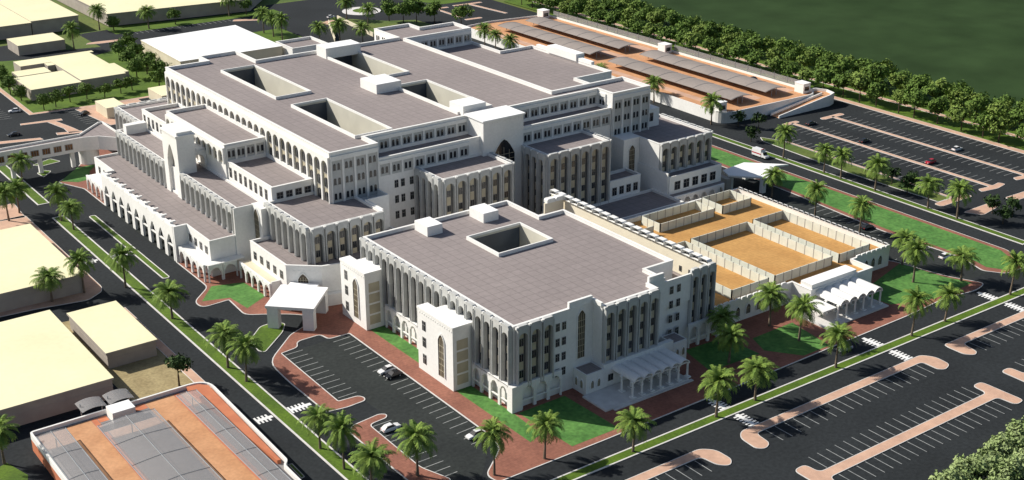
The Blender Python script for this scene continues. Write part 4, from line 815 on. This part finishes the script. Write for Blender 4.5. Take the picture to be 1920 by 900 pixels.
for x, y, l in ((134.2, -13.4, 'palm on the corner lawn beside the far right crosswalk'), (123.6, -6.5, 'palm on the corner lawn nearer the courtyard building'), (130.5, 2.5, 'palm on the edge of the corner lawn beside the middle car park'), (140.3, 25.1, 'palm nearest the middle of the car park behind the courts'), (139.7, 41.2, 'middle palm in the car park behind the courts'),
                (141.1, 59.6, 'palm next to the east canopy'), (171.2, 15.2, 'nearest palm on the east road median'), (171.4, 25.6, 'second nearest palm on the east road median'), (170.9, 44.9, 'palm on the east median opposite the red car'),
                (171.0, 58.5, 'right hand palm of the close pair on the east median'), (171.2, 65.5, 'left hand palm of the close pair on the east median'), (171.4, 83.2, 'palm on the east median beside the ambulance'), (168.0, -14, 'palm at the right edge beyond the corner of the east lawn')): palm(x, y, l, G3)
for x, y, l in ((178.8, 124.6, 'palm at the near corner of the raised deck'), (181.0, 157.5, 'palm behind the right corner tower, beside the deck wall'), (177, 184, 'palm behind the low east roof, beside the deck wall'),
                (175, 240.5, 'short palm just above the white plant box'), (178, 256, 'right palm of the pair by the deck wall'), (178, 264, 'left palm of the pair by the deck wall')): palm(x, y, l, G4)
for x, y, l in ((74.5, 387, 'middle palm before the long cream building'), (116, 390, 'right palm before the long cream building'), (113.5, 347.7, 'first of three tall palms right of the white hall roof'), (113.8, 338.5, 'middle of three tall palms right of the white hall roof'),
                (113.3, 328.7, 'last of three tall palms right of the white hall roof'), (123.4, 312.7, 'left palm in the clump behind the annexe'), (131, 308, 'right palm in the clump behind the annexe'), (157.4, 349, 'palm on the near side of the roundabout'),
                (157.2, 329, 'tall palm below the roundabout'), (33, 368, 'dark palm beside the small cream box building'), (138, 300, 'low palm behind the main roof edge'), (54.8, 397, 'pale palm in the gap between the long cream buildings')): palm(x, y, l, G5, 1.1)

# ================================================================== broadleaf trees
def tree_mesh(seed, rx, rz_, zc, n_cl, per, leaf, mat_='leaf', tr=.22):
    rnd = random.Random(seed); b = MB(); lob = [(Vector((rnd.uniform(-1, 1), rnd.uniform(-1, 1), rnd.uniform(-.5, .9))).normalized() * rnd.uniform(.35, .75), rnd.uniform(.42, .66)) for _ in range(7)]
    cl = []
    for i in range(n_cl):
        c, r = lob[i % 7]; d = Vector((rnd.gauss(0, 1), rnd.gauss(0, 1), rnd.gauss(0, 1))).normalized() * r * rnd.uniform(.55, 1.0); q = c + d
        if q.z < -.62: q.z = -.62 + rnd.random() * .2
        cl.append(q)
    for q in cl:
        for k in range(per):
            p = Vector((q.x * rx, q.y * rx, zc + q.z * rz_)) + Vector((rnd.gauss(0, .30), rnd.gauss(0, .30), rnd.gauss(0, .22))) * (rx / 3)
            nrm = (Vector((q.x, q.y, q.z + .35)) + Vector((rnd.gauss(0, .5), rnd.gauss(0, .5), rnd.gauss(0, .5)))).normalized()
            u = nrm.orthogonal().normalized(); u.rotate(Matrix.Rotation(rnd.uniform(0, 6.28), 3, nrm)); v = nrm.cross(u); s = leaf * rnd.uniform(.6, 1.25)
            b.add([p - u * s, p - v * s * .55 + nrm * .05, p + u * s, p + v * s * .55 + nrm * .05], [(0, 1, 2, 3)])
    cr = b.mesh('crown', [mat_])
    t = MB(); zt = zc - rz_ * .35; t.tube([(0, 0, 0), (.05, .03, zt * .5), (0, 0, zt), (.1, 0, zc)], [tr * 1.3, tr, tr * .8, tr * .3], 7)
    for k in range(6):
        a = k * 1.05 + rnd.uniform(-.3, .3); e = Vector((math.cos(a) * rx * .55, math.sin(a) * rx * .55, zc + rnd.uniform(-.1, .4) * rz_))
        t.tube([(0, 0, zt * .8), tuple(e * .5 + Vector((0, 0, zt * .45))), tuple(e)], [tr * .5, tr * .3, tr * .1], 5)
    return t.mesh('trunk', ['wood']), cr
ROW = [tree_mesh(100 + i, 4.5, 3.6, 6.0, 190, 6, .60) for i in range(5)]
ROW2 = [tree_mesh(200 + i, 4.5, 3.6, 6.0, 190, 6, .60, 'leaf2') for i in range(3)]
RND = [tree_mesh(300 + i, 3.4, 2.8, 4.7, 140, 6, .50) for i in range(4)]
SHR = [tree_mesh(400 + i, 2.2, 1.9, 2.9, 90, 6, .36, 'leaf3', .14) for i in range(3)]
DRK = tree_mesh(500, 2.9, 2.3, 5.2, 170, 6, .40, 'leaf3', .2)
HDG = [tree_mesh(600 + i, 3.4, 2.6, 2.8, 210, 7, .42, 'leaf4', .2) for i in range(4)]
rr = random.Random(11)
def tree(kind, x, y, label, group=None, s=1.0, name='tree', cat='tree', z=.02):
    t = thing(name, label, cat, (x, y, z), rz=rr.uniform(0, 6.28), group=group); t.scale = (s, s, s * rr.uniform(.92, 1.1))
    link('trunk', kind[0], t); link('crown', kind[1], t); return t
for rw, (x, lab) in enumerate(((244.6, 'round green tree in the front row of the long belt, beside the pink walkway'), (259.4, 'round green tree in the middle row of the long belt along the field'), (267.6, 'round green tree in the back row of the long belt, against the open field'))):
    for i in range(35):
        y = 24 + i * 8.9 + rw * 4.1
        tree(ROW2[(i + rw) % 3] if (i * 7 + rw * 3) % 5 < 2 else ROW[(i * 2 + rw) % 5], x + rr.uniform(-.9, .9), y + rr.uniform(-1.3, 1.3), lab, ('front', 'middle', 'back')[rw] + ' row of the tree belt', rr.uniform(.88, 1.12))
for i, (x, y) in enumerate(((-7.3, 283.3), (-2.5, 284.5), (4, 288), (10.6, 288.4), (16.8, 286.4), (23.8, 288.2), (29, 290))): tree(RND[i % 4], x, y, 'small round tree in the row along the near side of the slotted cream building', 'tree row before the slotted cream building', .82)
for i, (x, y) in enumerate(((-10.2, 300.8), (-11, 311.8), (-9.6, 318.6), (-8.8, 331), (-7, 342), (-9, 352))): tree(RND[i % 4], x, y, 'small round tree in the row along the left side of the slotted cream building', 'tree row left of the slotted cream building', .85)
for i, (x, y) in enumerate(((39.6, 289), (40.5, 322.7), (43, 310), (41.9, 338), (50.5, 350.5), (46.6, 329.5), (46.5, 318), (45, 300), (37.2, 306))): tree(RND[i % 4], x, y, 'large round tree in the clump between the slotted cream building and white hall', 'tree clump beside the white hall', 1.08)
for x, y, l in ((172.4, 335, 'bushy tree below the roundabout, leftmost of the clump'), (176, 328, 'bushy tree in the middle of the clump below the roundabout'), (181.7, 325.4, 'tallest bushy tree of the clump below the roundabout'), (187, 318, 'rightmost bushy tree of the clump below the roundabout'), (194, 306, 'dark tree beside the back right corner of the main roof')): tree(ROW[int(x) % 5], x, y, l, 'trees below the roundabout', 1.05)
for i, (x, y) in enumerate(((60, 393), (88, 388.5), (124, 388))): tree(RND[i % 4], x, y, ('pale round tree at the left end of the parking row', 'faint round tree in the middle of the grass by the parking row', 'round tree at the right end of the parking row')[i], 'trees by the long cream building', 1.0)
for i, (x, y) in enumerate(((180, 45.8), (181.6, 39.8), (176.0, 36.8), (179.4, 52), (183.4, 11.9), (178.5, 4.9), (186, 7.0), (176.0, 102.4), (184.6, 117.0), (188.6, 111.0))):
    tree(SHR[i % 3], x, y, ('leftmost olive bush of the group by the east verge, opposite the red car', 'middle olive bush of the group by the east verge, opposite the red car', 'lowest olive bush on the east verge edge beside the road', 'upper olive bush on the verge behind the close pair of palms', 'top olive bush on the pink corner island at the right', 'lower olive bush on the pink corner island at the right', 'right olive bush on the pink corner island at the right', 'olive bush behind the ambulance', 'olive bush right of the deck corner palm', 'olive bush at the foot of the deck ramp')[i], 'olive bushes along the east verge', 1.15, name='bush', cat='bush')
tree(DRK, -51.9, 52.9, 'single dark round tree on the sandy lot beside the near deck')
for i in range(26):
    x = 48 + (i % 13) * 4.4 + rr.uniform(-1, 1); y = (-73.0 if i < 13 else -79.0) + rr.uniform(-1, 1) + (i % 13) * .12
    tree(HDG[i % 4], x, y, 'pale green bushy tree in the thicket at the lower right corner', 'thicket at the lower right corner', 1.0, z=-.2)
for i, (x, y) in enumerate(((128.2, 60.6), (128.6, 45), (128.4, 30), (128.8, 13))): tree(SHR[i % 3], x, y, ('round shrub behind the far corner of the walled courts', 'round shrub behind the courtyard wall, second from the far corner', 'round shrub behind the courtyard wall, third from the far corner', 'round shrub behind the near corner of the courtyard wall')[i], 'shrubs behind the courtyard wall', .8, name='bush', cat='bush')

# ================================================================== vehicles
def car_paint(name, c, rough=.25):
    m = mat(name, c, tuple(x * .95 for x in c), 2.0, rough=rough, spec=.6); M[name] = m; return name
for nm, c in (('paint_white', (.78, .78, .78)), ('paint_black', (.012, .012, .014)), ('paint_red', (.42, .015, .03)), ('paint_silver', (.42, .44, .47))): car_paint(nm, c)
def wheel_mesh(r=.33):
    b = MB(); b.tube([(0, -.11, 0), (0, .11, 0)], [r, r], 14, 0); return b.mesh('wheel', ['tyre'])
WH = wheel_mesh(); RIM = MB().tube([(0, -.125, 0), (0, .125, 0)], [.19, .19], 10).mesh('rim', ['metal'])
LMP = MB().box(-.05, -.2, -.08, .05, .2, .08).mesh('headlight', ['lamp']); TLP = MB().box(-.05, -.2, -.08, .05, .2, .08).mesh('tail_light', ['redlamp'])
def car_body(paint):
    b = MB(); sect = [(-2.25, .35, .62, .78), (-2.15, .26, .86, .86), (-1.2, .22, .95, .90), (.6, .22, .92, .91), (1.7, .24, .80, .87), (2.2, .32, .66, .74)]
    r = []
    for x, z0, z1, hw in sect: r.append([(x, -hw, z0), (x, -hw, z0 + (z1 - z0) * .65), (x, -hw * .88, z1), (x, hw * .88, z1), (x, hw, z0 + (z1 - z0) * .65), (x, hw, z0)])
    for k in range(len(r) - 1): b.add(r[k] + r[k + 1], [(i, i + 6, (i + 1) % 6 + 6, (i + 1) % 6) for i in range(6)])
    b.add(r[0], [(0, 1, 2, 3, 4, 5)]); b.add(r[-1], [(5, 4, 3, 2, 1, 0)])
    b.add([(-1.25, -.60, 1.42), (.15, -.60, 1.44), (.15, .60, 1.44), (-1.25, .60, 1.42), (-1.25, -.58, 1.47), (.15, -.58, 1.49), (.15, .58, 1.49), (-1.25, .58, 1.47)], [(4, 5, 6, 7), (0, 1, 5, 4), (1, 2, 6, 5), (2, 3, 7, 6), (3, 0, 4, 7)])
    return b.mesh('body', [paint])
gb = MB(); gb.add([(-2.0, -.74, .90), (1.0, -.78, .90), (1.0, .78, .90), (-2.0, .74, .90), (-1.3, -.6, 1.43), (.2, -.6, 1.45), (.2, .6, 1.45), (-1.3, .6, 1.43)], [(0, 1, 5, 4), (1, 2, 6, 5), (2, 3, 7, 6), (3, 0, 4, 7), (4, 5, 6, 7)])
GL = gb.mesh('window', ['glass']); BODY = {p: car_body(p) for p in ('paint_white', 'paint_black', 'paint_red', 'paint_silver')}
def car(x, y, deg, paint, label, z=.01):
    t = thing('parked_car', label, 'car', (x, y, z), rz=R(deg), group='cars'); t.scale = (.94, .94, .94); link('body', BODY[paint], t); link('window', GL, t)
    for sx in (-1.35, 1.4):
        for sy in (-.8, .8): wh = link('wheel', WH, t, (sx, sy, .33)); link('rim', RIM, wh)
    for sy in (-.58, .58): link('headlight', LMP, t, (2.17, sy, .6)); link('tail_light', TLP, t, (-2.22, sy, .68))
for a in ((-11.8, 31.6, 183, 'paint_white', 'white car in the near car park, beside the black car'), (-11.8, 28.8, 183, 'paint_black', 'black car in the near car park, beside the white car'), (-24.2, 9.4, 3, 'paint_white', 'white car parked beside the rounded brick island of the near car park'),
          (-11.8, -3.2, 183, 'paint_white', 'white car at the bottom end of the near car park, by the brick path'), (79.4, -21.6, 178, 'paint_silver', 'silver car driving on the front road near the middle crosswalk'), (225.2, 55, 0, 'paint_white', 'white car in the big east car park, in the row nearest the trees'),
          (206.6, 51.6, 180, 'paint_red', 'red car in the big east car park'), (207.6, 103.6, 0, 'paint_black', 'black car at the far end of the big east car park'), (207.0, 79, 0, 'paint_black', 'black car in the middle of the big east car park'), (144.2, 25.6, 0, 'paint_black', 'black car in the car park behind the courts'),
          (144.2, -1, 0, 'paint_white', 'white car in the car park behind the courts, nearest the corner lawn'), (144.2, 10.6, 180, 'paint_silver', 'silver car in the car park behind the courts, between the black and white ones'), (-17, 287, 172, 'paint_white', 'white car by the pink kerb left of the slotted cream building'),
          (2.4, 268.6, 200, 'paint_black', 'black car before the tiny cream hut near the footbridge'), (153.7, 357.7, 10, 'paint_white', 'white car entering the roundabout'), (-35.2, 240, 90, 'paint_white', 'white car on the left road beyond the footbridge'), (-26, 258, 180, 'paint_black', 'black car in the small lot beyond the footbridge')): car(*a)
car(225.4, 150, 90, 'paint_black', 'black car on the raised deck, below the pale fence', 3.41)
am = thing('ambulance', 'white ambulance with a red stripe on the east road', 'ambulance', (166.4, 88.8, .01), rz=R(-90))
b = MB(); b.face_prism([(-2.9, .5), (-2.9, 2.75), (1.0, 2.75), (1.15, 2.5), (1.15, .5)], -1.05, 1.05, 0); link('body', b.mesh('body', ['paint_white']), am)
b = MB(); b.face_prism([(1.16, .45), (1.16, 2.1), (1.75, 2.05), (2.35, 1.25), (3.1, 1.05), (3.2, .45)], -.95, .95, 0); link('cab', b.mesh('cab', ['paint_white']), am)
b = MB(); b.add([(1.8, -.85, 2.03), (2.36, -.85, 1.29), (2.36, .85, 1.29), (1.8, .85, 2.03)], [(0, 1, 2, 3)]); b.v = [(x + .02, y, z + .03) for x, y, z in b.v]; link('window', b.mesh('window', ['glass']), am)
for sy in (-1.07, 1.05): link('stripe', MB().box(-2.8, sy, 1.2, 1.1, sy + .02, 1.6).mesh('stripe', ['paint_red']), am)
link('light_bar', MB().box(.7, -.7, 2.76, 1.0, .7, 2.95).mesh('light_bar', ['redlamp']), am)
for sx in (-1.9, 2.2):
    for sy in (-.9, .9): link('wheel', WH, am, (sx, sy, .33))
